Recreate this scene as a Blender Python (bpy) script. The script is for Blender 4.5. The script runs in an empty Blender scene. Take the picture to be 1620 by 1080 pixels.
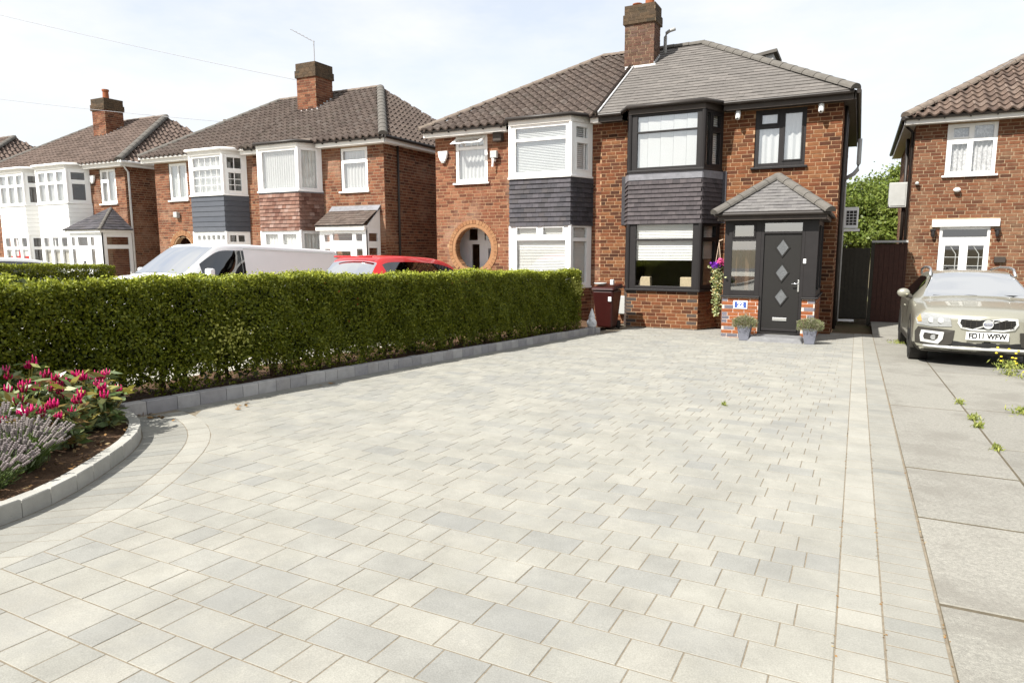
import bpy, bmesh, math, random
import numpy as np
from mathutils import Matrix, Vector
random.seed(7); RNG = np.random.default_rng(11)
S = bpy.context.scene
COL = S.collection
# ------------------------------------------------------------------ camera
YAW, PITCH, ROLL = -0.4704, -0.136, -0.0024
FPX = 1071.4; CZ = 1.368
def cam_axes():
    f = np.array([math.sin(YAW)*math.cos(PITCH), math.cos(YAW)*math.cos(PITCH), math.sin(PITCH)])
    r = np.array([math.cos(YAW), -math.sin(YAW), 0.0]); u = np.cross(r, f)
    return r*math.cos(ROLL)+u*math.sin(ROLL), -r*math.sin(ROLL)+u*math.cos(ROLL), f
CR, CU, CF = cam_axes()
camd = bpy.data.cameras.new('camera'); cam = bpy.data.objects.new('camera', camd); COL.objects.link(cam)
camd.sensor_width = 36; camd.lens = FPX/1620*36; camd.clip_start = .05; camd.clip_end = 3000
cam.matrix_world = Matrix(((CR[0], CU[0], -CF[0], 0), (CR[1], CU[1], -CF[1], 0), (CR[2], CU[2], -CF[2], CZ), (0, 0, 0, 1)))
S.camera = cam
# ------------------------------------------------------------------ sky, sun, exposure
SUN_EL, SUN_AZ = math.radians(48), math.radians(26)      # azimuth: degrees left of the direction from the house to the road
sdir = Vector((-math.sin(SUN_AZ)*math.cos(SUN_EL), -math.cos(SUN_AZ)*math.cos(SUN_EL), math.sin(SUN_EL)))
W = bpy.data.worlds.new('World'); S.world = W; W.use_nodes = True
wt = W.node_tree; wt.nodes.clear()
wn = lambda t: wt.nodes.new(t)
sky = wn('ShaderNodeTexSky'); sky.sky_type = 'NISHITA'; sky.sun_disc = False
sky.sun_elevation = SUN_EL; sky.sun_rotation = math.atan2(sdir.x, sdir.y)
b1 = wn('ShaderNodeBackground'); b1.inputs[1].default_value = .11
b2 = wn('ShaderNodeBackground'); b2.inputs[0].default_value = (.97, .985, 1, 1); b2.inputs[1].default_value = .53
tc = wn('ShaderNodeTexCoord'); mp = wn('ShaderNodeMapping'); mp.inputs['Scale'].default_value = (1.2, 1.2, 3.5)
nz = wn('ShaderNodeTexNoise'); nz.inputs['Scale'].default_value = 1.7; nz.inputs['Detail'].default_value = 6; nz.inputs['Roughness'].default_value = .6
rp = wn('ShaderNodeValToRGB'); rp.color_ramp.elements[0].position = .34; rp.color_ramp.elements[0].color = (.62, .62, .62, 1)
rp.color_ramp.elements[1].position = .6; rp.color_ramp.elements[1].color = (.99, .99, .99, 1)
mx = wn('ShaderNodeMixShader'); wo = wn('ShaderNodeOutputWorld')
for a, b in ((sky.outputs[0], b1.inputs[0]), (tc.outputs['Generated'], mp.inputs[0]), (mp.outputs[0], nz.inputs[0]), (nz.outputs[0], rp.inputs[0]),
             (rp.outputs[0], mx.inputs[0]), (b1.outputs[0], mx.inputs[1]), (b2.outputs[0], mx.inputs[2]), (mx.outputs[0], wo.inputs[0])):
    wt.links.new(a, b)
sd = bpy.data.lights.new('sun', 'SUN'); sd.energy = 5.0; sd.angle = math.radians(.55); sd.color = (1, .965, .9)
so = bpy.data.objects.new('sun', sd); COL.objects.link(so); so.rotation_euler = sdir.to_track_quat('Z', 'Y').to_euler(); so.location = (-10, -12, 25)
S.view_settings.view_transform = 'Standard'; S.view_settings.look = 'None'; S.view_settings.exposure = 1.0; S.view_settings.gamma = 1
S.view_settings.use_curve_mapping = False
S.render.engine = 'CYCLES'; S.cycles.max_bounces = 6; S.cycles.transparent_max_bounces = 12; S.cycles.caustics_reflective = False; S.cycles.caustics_refractive = False

SL = .034
def g(y): return -SL*min(max(y, -4.0), 17.5)
def project(P):
    P = np.atleast_2d(P)-np.array([0, 0, CZ]); d = P@CF
    return 810+FPX*(P@CR)/d, 540-FPX*(P@CU)/d, d
# ------------------------------------------------------------------ materials
MATS = {}
def material(name, cols, rough=.8, noise=0, nscale=8, bump=0, bscale=60, spec=.3, metal=0, transl=0, piece=False, dirt=None, coat=0, detail=4, speck=None):
    """cols: list of linear rgb picked per piece (random) or one colour; noise: +- value variation; piece: random per object / per face attribute rnd"""
    m = bpy.data.materials.new(name); m.use_nodes = True; nt = m.node_tree; N = nt.nodes; L = nt.links
    b = N['Principled BSDF']; out = N['Material Output']
    b.inputs['Roughness'].default_value = rough; b.inputs['Metallic'].default_value = metal
    b.inputs['Specular IOR Level'].default_value = spec
    if coat: b.inputs['Coat Weight'].default_value = coat; b.inputs['Coat Roughness'].default_value = .04
    if not isinstance(cols[0], (tuple, list)): cols = [cols]
    tcn = N.new('ShaderNodeTexCoord')
    if piece:
        oi = N.new('ShaderNodeObjectInfo'); at = N.new('ShaderNodeAttribute'); at.attribute_name = 'rnd'
        ad = N.new('ShaderNodeMath'); ad.operation = 'ADD'; fr = N.new('ShaderNodeMath'); fr.operation = 'FRACT'
        L.new(oi.outputs['Random'], ad.inputs[0]); L.new(at.outputs['Fac'], ad.inputs[1]); L.new(ad.outputs[0], fr.inputs[0])
        rmp = N.new('ShaderNodeValToRGB'); rmp.color_ramp.interpolation = 'LINEAR'
        es = rmp.color_ramp.elements
        while len(es) < len(cols): es.new(.5)
        for i, c in enumerate(cols):
            es[i].position = i/max(1, len(cols)-1); es[i].color = (*c, 1)
        L.new(fr.outputs[0], rmp.inputs[0]); col = rmp.outputs[0]
    else:
        rgb = N.new('ShaderNodeRGB'); rgb.outputs[0].default_value = (*cols[0], 1); col = rgb.outputs[0]
    geo = N.new('ShaderNodeNewGeometry')
    if noise:
        nn = N.new('ShaderNodeTexNoise'); nn.inputs['Scale'].default_value = nscale; nn.inputs['Detail'].default_value = detail
        nn.inputs['Roughness'].default_value = .65
        L.new(geo.outputs['Position'], nn.inputs['Vector'])
        mr = N.new('ShaderNodeMapRange'); mr.inputs['From Min'].default_value = .25; mr.inputs['From Max'].default_value = .75
        mr.inputs['To Min'].default_value = 1-noise; mr.inputs['To Max'].default_value = 1+noise
        L.new(nn.outputs[0], mr.inputs[0])
        hs = N.new('ShaderNodeVectorMath'); hs.operation = 'MULTIPLY'
        L.new(col, hs.inputs[0]); L.new(mr.outputs[0], hs.inputs[1]); col = hs.outputs[0]
    if speck:
        sn = N.new('ShaderNodeTexNoise'); sn.inputs['Scale'].default_value = speck[0]; sn.inputs['Detail'].default_value = 3; L.new(geo.outputs['Position'], sn.inputs['Vector'])
        sm = N.new('ShaderNodeMapRange'); sm.inputs['From Min'].default_value = .3; sm.inputs['From Max'].default_value = .7; sm.inputs['To Min'].default_value = 1-speck[1]; sm.inputs['To Max'].default_value = 1+speck[1]; L.new(sn.outputs[0], sm.inputs[0])
        sv = N.new('ShaderNodeVectorMath'); sv.operation = 'MULTIPLY'; L.new(col, sv.inputs[0]); L.new(sm.outputs[0], sv.inputs[1]); col = sv.outputs[0]
    if dirt:   # (colour, scale, threshold)
        dn = N.new('ShaderNodeTexNoise'); dn.inputs['Scale'].default_value = dirt[1]; dn.inputs['Detail'].default_value = 6; dn.inputs['Roughness'].default_value = .7
        L.new(geo.outputs['Position'], dn.inputs['Vector'])
        mr = N.new('ShaderNodeMapRange'); mr.inputs['From Min'].default_value = dirt[2]; mr.inputs['From Max'].default_value = dirt[2]+.14
        mr.inputs['To Max'].default_value = dirt[3] if len(dirt) > 3 else .7
        L.new(dn.outputs[0], mr.inputs[0])
        mc = N.new('ShaderNodeMix'); mc.data_type = 'RGBA'; mc.inputs[7].default_value = (*dirt[0], 1)
        L.new(mr.outputs[0], mc.inputs[0]); L.new(col, mc.inputs[6]); col = mc.outputs[2]
    L.new(col, b.inputs['Base Color'])
    if bump:
        bn = N.new('ShaderNodeTexNoise'); bn.inputs['Scale'].default_value = bscale; bn.inputs['Detail'].default_value = 5
        L.new(geo.outputs['Position'], bn.inputs['Vector'])
        bp = N.new('ShaderNodeBump'); bp.inputs['Strength'].default_value = bump; bp.inputs['Distance'].default_value = .01
        L.new(bn.outputs[0], bp.inputs['Height']); L.new(bp.outputs[0], b.inputs['Normal'])
    if transl:
        t = N.new('ShaderNodeBsdfTranslucent'); ms = N.new('ShaderNodeMixShader'); ms.inputs[0].default_value = transl
        L.new(col, t.inputs[0]); L.new(b.outputs[0], ms.inputs[1]); L.new(t.outputs[0], ms.inputs[2]); L.new(ms.outputs[0], out.inputs[0])
    MATS[name] = m
    return m
def glass_material(name, fac, tint=(1, 1, 1), rough=.015, grazing=.35):
    m = bpy.data.materials.new(name); m.use_nodes = True; nt = m.node_tree; N = nt.nodes; L = nt.links
    N.remove(N['Principled BSDF']); out = N['Material Output']
    tr = N.new('ShaderNodeBsdfTransparent'); tr.inputs[0].default_value = (*tint, 1)
    gl = N.new('ShaderNodeBsdfGlossy'); gl.inputs['Roughness'].default_value = rough
    lw = N.new('ShaderNodeFresnel'); lw.inputs['IOR'].default_value = 1.5
    ma = N.new('ShaderNodeMath'); ma.operation = 'MULTIPLY_ADD'; ma.inputs[1].default_value = 1.6; ma.inputs[2].default_value = fac; ma.use_clamp = True
    ms = N.new('ShaderNodeMixShader')
    ge = N.new('ShaderNodeNewGeometry'); iv = N.new('ShaderNodeMath'); iv.operation = 'SUBTRACT'; iv.inputs[0].default_value = 1; L.new(ge.outputs['Backfacing'], iv.inputs[1])
    mu = N.new('ShaderNodeMath'); mu.operation = 'MULTIPLY'; L.new(ma.outputs[0], mu.inputs[0]); L.new(iv.outputs[0], mu.inputs[1])
    L.new(lw.outputs[0], ma.inputs[0]); L.new(mu.outputs[0], ms.inputs[0]); L.new(tr.outputs[0], ms.inputs[1]); L.new(gl.outputs[0], ms.inputs[2]); L.new(ms.outputs[0], out.inputs[0])
    MATS[name] = m; return m
A = material
A('brick_hero', [(0.0408, 0.0154, 0.0075), (0.1165, 0.0367, 0.0145), (0.1515, 0.0533, 0.0207), (0.1748, 0.074, 0.0298), (0.0582, 0.0202, 0.0092), (0.1282, 0.0444, 0.0173)], .9, .25, 14, .5, 90, piece=True, dirt=((.07, .04, .025), .9, .56, .4))
A('brick_left', [(0.0629, 0.0236, 0.0132), (0.1469, 0.0493, 0.024), (0.1818, 0.069, 0.0348), (0.2098, 0.0953, 0.051), (0.0909, 0.0296, 0.0155), (0.1539, 0.0559, 0.0282)], .9, .25, 14, .5, 90, piece=True, dirt=((.36, .24, .17), .7, .52, .45))
A('brick_right', [(0.0659, 0.0269, 0.0141), (0.1235, 0.0435, 0.0204), (0.1565, 0.0617, 0.0289), (0.1647, 0.0791, 0.043), (0.0906, 0.0317, 0.0157)], .9, .25, 14, .5, 90, piece=True, dirt=((.24, .16, .095), .8, .5, .5))
A('brick_red', [(0.2295, 0.0643, 0.0211), (0.2754, 0.0918, 0.0308), (0.1683, 0.0413, 0.0141)], .85, .2, 14, .4, 90, piece=True)
A('brick_blue', [(0.1615, 0.153, 0.187), (0.102, 0.0978, 0.119), (0.204, 0.187, 0.2125)], .7, .2, 14, .3, 90, piece=True)
A('brick_chimney', [(0.0612, 0.0367, 0.0269), (0.0979, 0.052, 0.0355), (0.1224, 0.0643, 0.0428), (0.0796, 0.0367, 0.0245), (0.104, 0.0673, 0.052)], .9, .3, 10, .4, 90, piece=True, dirt=((.06, .055, .03), 3, .55, .6))
A('brick_cap', [(0.056, 0.0384, 0.024), (0.08, 0.0512, 0.0288), (0.04, 0.0304, 0.0192)], .9, .3, 10, .4, 90, piece=True)
A('brick_dark', [(.045, .038, .035), (.07, .05, .04)], .8, .2, 14, .3, 90, piece=True)
A('mortar', (0.342, 0.2167, 0.1273), .95, .22, 9, .5, 120)
A('mortar_pale', (.62, .5, .42), .95, .18, 9, .5, 120)
A('mortar_grey', (0.3024, 0.2232, 0.144), .95, .22, 9, .5, 120)
A('arch_brick', [(0.2455, 0.1205, 0.0569), (0.279, 0.1507, 0.0759), (0.212, 0.0904, 0.0403)], .9, .2, 14, .4, 90, piece=True)
A('pantile', [(0.0855, 0.0648, 0.0541), (0.0992, 0.0756, 0.063), (0.0718, 0.0533, 0.0445), (0.106, 0.085, 0.0727)], .9, .3, 9, .5, 60, piece=True, dirt=((.05, .045, .03), 2.2, .56, .6))
A('pantile_right', [(0.097, 0.068, 0.0528), (0.1242, 0.088, 0.0688), (0.0776, 0.0528, 0.0416), (0.1397, 0.104, 0.084)], .9, .3, 9, .5, 60, piece=True, dirt=((.07, .05, .035), 2.2, .58, .5))
A('pantile_far', [(0.1069, 0.0788, 0.0657), (0.1425, 0.105, 0.0865), (0.0855, 0.0615, 0.0494)], .9, .3, 9, .4, 60, piece=True)
A('roof_tile', [(0.1266, 0.1151, 0.1061), (0.1107, 0.1013, 0.0929), (0.1423, 0.1298, 0.1188)], .85, .16, 10, .4, 70, piece=True)
A('porch_tile', [(0.1219, 0.1158, 0.1124), (0.1403, 0.1333, 0.1284), (0.1034, 0.0974, 0.0967)], .85, .16, 10, .4, 70, piece=True)
A('ridge_grey', (0.1058, 0.0974, 0.0863), .9, .2, 8, .4, 50)
A('ridge_brown', (0.15, 0.12, 0.0975), .9, .28, 8, .5, 50, dirt=((.09, .08, .055), 3, .55, .6))
A('roof_under', (.035, .03, .027), .95)
A('slate_hung', [(0.0476, 0.0449, 0.052), (0.0666, 0.0612, 0.0685), (0.035, 0.034, 0.0392), (0.0575, 0.0517, 0.0539)], .75, .22, 12, .4, 70, piece=True)
A('tile_hung_hero', [(0.0539, 0.0462, 0.0492), (0.0719, 0.0612, 0.0633), (0.0431, 0.0374, 0.0398)], .8, .22, 12, .4, 70, piece=True)
A('tile_hung_red', [(0.1425, 0.0675, 0.0465), (0.2137, 0.1275, 0.0975), (0.0998, 0.0435, 0.03), (0.2565, 0.1725, 0.1425)], .85, .22, 12, .4, 70, piece=True)
A('clad_blue', [(0.0643, 0.0704, 0.0843), (0.0739, 0.0796, 0.093)], .6, .08, 6, piece=True)
A('clad_white', (.78, .78, .76), .5, .04, 5)
A('lead', (.17, .17, .185), .55, .25, 7, .3, 30)
A('frame_dark', (0.0154, 0.0133, 0.0133), .5, .15, 8)
A('frame_white', (.8, .8, .79), .4, .03, 6)
A('fascia_white', (.72, .7, .66), .5, .08, 4)
A('fascia_dark', (.045, .036, .03), .55, .15, 6)
A('gutter_black', (.025, .02, .017), .45, .2, 6)
A('gutter_white', (.75, .74, .72), .45, .08, 6)
A('door_dark', (0.0144, 0.0132, 0.012), .5, .1, 40, .15, 80)
A('chrome', (.75, .75, .75), .2, metal=1)
A('white_plastic', (.78, .78, .77), .4, .04, 6)
A('grey_plastic', (.35, .35, .34), .5, .1, 6)
A('pale_plastic', (0.385, 0.392, 0.378), .5, .08, 6)
A('dark_plastic', (.02, .018, .017), .5, .2, 8)
A('blind_white', (.82, .83, .8), .7, .02, 4, transl=.25)
A('blind_edge', (.68, .7, .7), .7)
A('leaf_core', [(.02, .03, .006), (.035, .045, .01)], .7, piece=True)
A('blind_cream', (.8, .79, .72), .7, .04, 4, transl=.2)
A('lace', (.7, .7, .69), .9, .55, 16, transl=.3, detail=8)
A('interior', (.2, .17, .13), .95, .1, 3)
A('wood_light', (.5, .37, .2), .7, .2, 12)
A('fabric_beige', (.42, .35, .23), .95, .15, 20)
glass_material('glass', .16)
glass_material('glass_porch', .42)
glass_material('glass_bright', .3); glass_material('glass_dark', .05)
A('frosted', (0.105, 0.1085, 0.112), .25, .25, 14, .6, 60, spec=.6)
A('paver', [(0.2427, 0.2357, 0.2075), (0.2608, 0.253, 0.2213), (0.2336, 0.2294, 0.2046), (0.2644, 0.2557, 0.2239), (0.2536, 0.2448, 0.2149), (0.2155, 0.214, 0.1973), (0.2563, 0.2484, 0.2184)], .9, .17, 3.2, .22, 320, piece=True, dirt=((.2, .2, .19), 1.1, .5, .45), speck=(170, .13))
A('paver_edge', [(0.2581, 0.2494, 0.2184), (0.2808, 0.2702, 0.2367), (0.24, 0.2357, 0.211)], .9, .15, 3.2, .22, 320, piece=True, speck=(170, .12))
A('soldier', [(0.2159, 0.2106, 0.1867), (0.2323, 0.2252, 0.1983), (0.1956, 0.1942, 0.1768)], .9, .15, 3.2, .22, 320, piece=True, speck=(170, .12))
A('kerb_grey', [(0.3127, 0.3036, 0.3004), (0.3909, 0.3795, 0.3665), (0.2606, 0.253, 0.2583), (0.3518, 0.3352, 0.3184)], .9, .2, 7, .4, 140, piece=True, dirt=((.13, .13, .15), 3.5, .56, .6))
A('kerb_pale', [(.31, .305, .275), (.34, .33, .3), (.28, .275, .25)], .9, .14, 7, .4, 140, piece=True)
A('joint_sand', (0.1801, 0.1515, 0.1112), .98, .3, 30, .5, 200)
A('concrete', [(0.2143, 0.2073, 0.181), (0.2371, 0.2276, 0.1995), (0.196, 0.1889, 0.167)], .95, .3, 55, .5, 160, piece=True, dirt=((.16, .15, .13), 1.7, .48, .6), detail=8, speck=(240, .2))
A('concrete_joint', (.09, .075, .05), .98, .3, 20)
A('forecourt', (.36, .345, .3), .95, .18, 3, .4, 80)
A('asphalt', (.06, .06, .06), .95, .2, 8, .5, 150)
A('earth', (.09, .065, .035), 1, .35, 5, .8, 60, dirt=((.06, .09, .025), 1.3, .5, .8))
A('soil', (.075, .042, .022), 1, .5, 22, 1, 70, dirt=((.17, .11, .065), 30, .6, .8), detail=8)
A('leaf_hedge', [(0.0711, 0.0927, 0.0056), (0.1209, 0.1431, 0.0082), (0.1917, 0.2112, 0.0138), (0.0852, 0.1091, 0.0063), (0.2699, 0.2726, 0.0219)], .5, spec=.35, transl=.32, piece=True)
A('leaf_gold', [(0.375, 0.405, 0.075), (0.54, 0.54, 0.15), (0.45, 0.45, 0.09)], .5, transl=.35, piece=True)
A('leaf_shoot_lit', [(0.326, 0.3726, 0.0373), (0.4564, 0.4813, 0.0621), (0.2445, 0.295, 0.031)], .5, transl=.35, piece=True)  # yellow-green shoots, made brighter to stand for the sunlit hedge top
A('bark', (.09, .055, .03), .95, .3, 20, .6, 60)
A('leaf_tree', [(.09, .13, .02), (.15, .2, .035), (.21, .25, .05), (.06, .09, .018)], .5, transl=.35, piece=True)
A('leaf_celosia', [(.06, .1, .025), (.1, .15, .045), (.2, .25, .13), (.3, .27, .05), (.13, .06, .03)], .35, spec=.5, transl=.25, piece=True)
A('celosia', [(0.5, 0.005, 0.0875), (0.625, 0.0125, 0.1625), (0.375, 0.0037, 0.0625), (0.75, 0.075, 0.25)], .6, .2, 60, transl=.2, piece=True)
A('lavender_leaf', [(0.081, 0.135, 0.027), (0.126, 0.18, 0.045), (0.18, 0.225, 0.126)], .6, transl=.2, piece=True)
A('lavender_head', [(0.2087, 0.1719, 0.1743), (0.2783, 0.2436, 0.2279), (0.153, 0.1218, 0.1341)], .8, .2, 60, transl=.15, piece=True)
A('heather', [(.13, .17, .05), (.2, .22, .1), (.3, .25, .2), (.1, .14, .04)], .6, transl=.2, piece=True)
A('planter', (.15, .155, .185), .75, .12, 8, .2, 60)
A('petal_purple', [(.16, .02, .35), (.22, .04, .45)], .6, transl=.25, piece=True)
A('petal_pink', [(.6, .1, .25), (.5, .05, .2)], .6, transl=.25, piece=True)
A('leaf_ivy', [(.2, .27, .09), (.4, .43, .2), (.55, .55, .34), (.14, .2, .06), (.55, .33, .12)], .6, transl=.25, piece=True)
A('rope', (.5, .38, .28), .9)
A('step_stone', (0.16, 0.16, 0.164), .9, .22, 9, .4, 90)
A('gate_brown', (.03, .026, .018), .7, .25, 12, .3, 60)
A('fence_brown', (.045, .018, .012), .75, .25, 12, .3, 60)
A('bin_maroon', (0.0281, 0.0045, 0.0034), .4, .15, 6)
A('statue', (0.598, 0.598, 0.611), .9, .2, 20, .4, 80)
A('chimney_pot', (0.231, 0.0715, 0.0275), .8, .2, 12)
A('flashing', (.5, .5, .5), .6, .2, 8)
A('volvo_paint', (0.3335, 0.3228, 0.2622), .32, .02, 4, metal=.55, spec=.5, coat=.6)
A('van_paint', (.72, .73, .74), .35, .02, 3, coat=.5)
A('red_paint', (.52, .012, .014), .3, .02, 3, coat=.6)
A('rubber', (.018, .017, .016), .8, .2, 20)
A('alloy', (.5, .5, .5), .35, metal=.9)
A('clad_black', (.03, .027, .022), .6, .15, 10)
A('silver_trim', (.62, .62, .6), .35, metal=.5)
A('lamp_glass', (0.2475, 0.252, 0.2475), .12, .15, 25, spec=.7, coat=.8)
A('lamp_orange', (0.44, 0.24, 0.08), .2, spec=.6)
A('plate_white', (.8, .8, .78), .5)
A('plate_black', (.01, .01, .01), .6)
A('badge_blue', (.015, .025, .1), .35)
A('flag_red', (.55, .02, .03), .8)
glass_material('car_glass', .84, (.25, .27, .27)); glass_material('car_side_glass', .08, (.03, .035, .04))
A('car_inside', (.03, .03, .03), .9)
A('sign_blue', (.05, .09, .3), .4)
A('wire', (0.32, 0.32, 0.336), .8)
A('weed', [(.2, .25, .05), (.35, .36, .1), (.13, .18, .03)], .7, transl=.3, piece=True)
A('weed_flower', [(.65, .5, .03), (.7, .55, .05)], .6, piece=True)
A('dead_leaf', [(0.204, 0.112, 0.0384), (0.1496, 0.08, 0.0288), (0.272, 0.216, 0.1152)], .8, piece=True)
# ------------------------------------------------------------------ object helpers
BASE = {}
def link(o, parent=None, label=None, cat=None, group=None, kind=None):
    COL.objects.link(o)
    if parent is not None:
        o.parent = parent
        L = BASE.get(parent.name)
        if L is not None: o.matrix_parent_inverse = Matrix.Translation(-L)
    if label: o['label'] = label
    if cat: o['category'] = cat
    if group: o['group'] = group
    if kind: o['kind'] = kind
    return o
def thing(name, label, cat, loc, group=None, kind=None, rot=None):
    """Empty at the thing's base; children are in world coordinates unless rot is given (then local)"""
    o = bpy.data.objects.new(name, None); o.empty_display_size = .2; o.location = loc
    link(o, None, label, cat, group, kind)
    if rot is None: BASE[o.name] = Vector(loc)
    else: o.rotation_euler = rot
    return o
def mesh_np(name, V, Fq, mat, rnd=None, smooth=False, loop_tot=4):
    """V Nx3, Fq Mxk faces"""
    V = np.asarray(V, np.float32); Fq = np.asarray(Fq, np.int32); k = Fq.shape[1]
    me = bpy.data.meshes.new(name); me.vertices.add(len(V)); me.vertices.foreach_set('co', V.ravel())
    me.loops.add(Fq.size); me.loops.foreach_set('vertex_index', Fq.ravel())
    me.polygons.add(len(Fq)); me.polygons.foreach_set('loop_start', np.arange(0, Fq.size, k, dtype=np.int32)); me.polygons.foreach_set('loop_total', np.full(len(Fq), k, np.int32))
    me.update(calc_edges=True)
    if rnd is not None:
        a = me.attributes.new('rnd', 'FLOAT', 'FACE'); a.data.foreach_set('value', np.asarray(rnd, np.float32))
    if smooth: me.polygons.foreach_set('use_smooth', np.ones(len(Fq), bool))
    if mat: me.materials.append(MATS[mat] if isinstance(mat, str) else mat)
    return me
class MB:
    def __init__(s): s.v = []; s.f = []
    def hexa(s, p):
        n = len(s.v); s.v += [tuple(q) for q in p]
        s.f += [tuple(n+i for i in f) for f in ((0, 3, 2, 1), (4, 5, 6, 7), (0, 1, 5, 4), (1, 2, 6, 5), (2, 3, 7, 6), (3, 0, 4, 7))]; return s
    def box(s, x0, x1, y0, y1, z0, z1):
        return s.hexa([(x0, y0, z0), (x1, y0, z0), (x1, y1, z0), (x0, y1, z0), (x0, y0, z1), (x1, y0, z1), (x1, y1, z1), (x0, y1, z1)])
    def quad(s, *p):
        n = len(s.v); s.v += [tuple(q) for q in p]; s.f.append(tuple(range(n, n+len(p)))); return s
    def prism(s, poly, off):
        n = len(s.v); k = len(poly); off = Vector(off)
        s.v += [tuple(q) for q in poly]+[tuple(Vector(q)+off) for q in poly]
        s.f += [tuple(n+i for i in reversed(range(k))), tuple(n+k+i for i in range(k))]
        for i in range(k): j = (i+1) % k; s.f.append((n+i, n+j, n+k+j, n+k+i))
        return s
    def cyl(s, p0, p1, r0, r1=None, n=12, cap=True):
        r1 = r0 if r1 is None else r1; p0 = Vector(p0); p1 = Vector(p1); d = (p1-p0).normalized()
        a = d.orthogonal().normalized(); b = d.cross(a); m = len(s.v)
        for p, r in ((p0, r0), (p1, r1)):
            for i in range(n): t = 2*math.pi*i/n; s.v.append(tuple(p+a*math.cos(t)*r+b*math.sin(t)*r))
        for i in range(n): j = (i+1) % n; s.f.append((m+i, m+j, m+n+j, m+n+i))
        if cap: s.f += [tuple(m+i for i in reversed(range(n))), tuple(m+n+i for i in range(n))]
        return s
    def tube(s, pts, r, n=6):
        pts = [Vector(p) for p in pts]; m = len(s.v); up = Vector((0, 0, 1))
        for i, p in enumerate(pts):
            d = (pts[min(i+1, len(pts)-1)]-pts[max(i-1, 0)]).normalized()
            a = d.cross(up) if abs(d.dot(up)) < .98 else d.cross(Vector((1, 0, 0)))
            a.normalize(); b = d.cross(a); rr = r[i] if isinstance(r, (list, tuple)) else r
            for k in range(n): t = 2*math.pi*k/n; s.v.append(tuple(p+a*math.cos(t)*rr+b*math.sin(t)*rr))
        for i in range(len(pts)-1):
            for k in range(n): j = (k+1) % n; s.f.append((m+i*n+k, m+i*n+j, m+(i+1)*n+j, m+(i+1)*n+k))
        e = m+(len(pts)-1)*n
        s.f += [tuple(m+k for k in reversed(range(n))), tuple(e+k for k in range(n))]
        return s
    def lathe(s, prof, c=(0, 0, 0), n=16, sx=1, sy=1):
        m = len(s.v)
        for r, z in prof:
            for i in range(n): t = 2*math.pi*i/n; s.v.append((c[0]+r*sx*math.cos(t), c[1]+r*sy*math.sin(t), c[2]+z))
        for k in range(len(prof)-1):
            for i in range(n): j = (i+1) % n; s.f.append((m+k*n+i, m+k*n+j, m+(k+1)*n+j, m+(k+1)*n+i))
        s.f += [tuple(m+i for i in reversed(range(n))), tuple(m+(len(prof)-1)*n+i for i in range(n))]
        return s
    def ell(s, c, r, nu=12, nv=8):
        prof = [(math.cos(math.pi*(k/nv-.5)), math.sin(math.pi*(k/nv-.5))) for k in range(nv+1)]
        m = len(s.v)
        for a, z in prof:
            for i in range(nu): t = 2*math.pi*i/nu; s.v.append((c[0]+r[0]*max(a, .01)*math.cos(t), c[1]+r[1]*max(a, .01)*math.sin(t), c[2]+r[2]*z))
        for k in range(nv):
            for i in range(nu): j = (i+1) % nu; s.f.append((m+k*nu+i, m+k*nu+j, m+(k+1)*nu+j, m+(k+1)*nu+i))
        return s
    def mesh(s, name, mat, smooth=False):
        me = bpy.data.meshes.new(name); me.from_pydata(s.v, [], s.f); me.update()
        if smooth: me.polygons.foreach_set('use_smooth', np.ones(len(me.polygons), bool))
        me.materials.append(MATS[mat]); return me
    def build(s, name, mat, parent=None, smooth=False, bevel=0, label=None, cat=None, group=None, kind=None, auto=False):
        if parent is None and s.v:       # origin at the base of a single-mesh thing
            V = np.array(s.v); c = Vector(((V[:, 0].min()+V[:, 0].max())/2, (V[:, 1].min()+V[:, 1].max())/2, V[:, 2].min()))
            s.v = [tuple(Vector(q)-c) for q in s.v]
        me = s.mesh(name, mat, smooth); o = bpy.data.objects.new(name, me)
        if parent is None and s.v: o.location = c
        if bevel:
            b = o.modifiers.new('bevel', 'BEVEL'); b.width = bevel; b.segments = 2; b.limit_method = 'ANGLE'; b.angle_limit = .6
        return link(o, parent, label, cat, group, kind)
def unit_mesh(name, mb, mat): return mb.mesh(name, mat)
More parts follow.
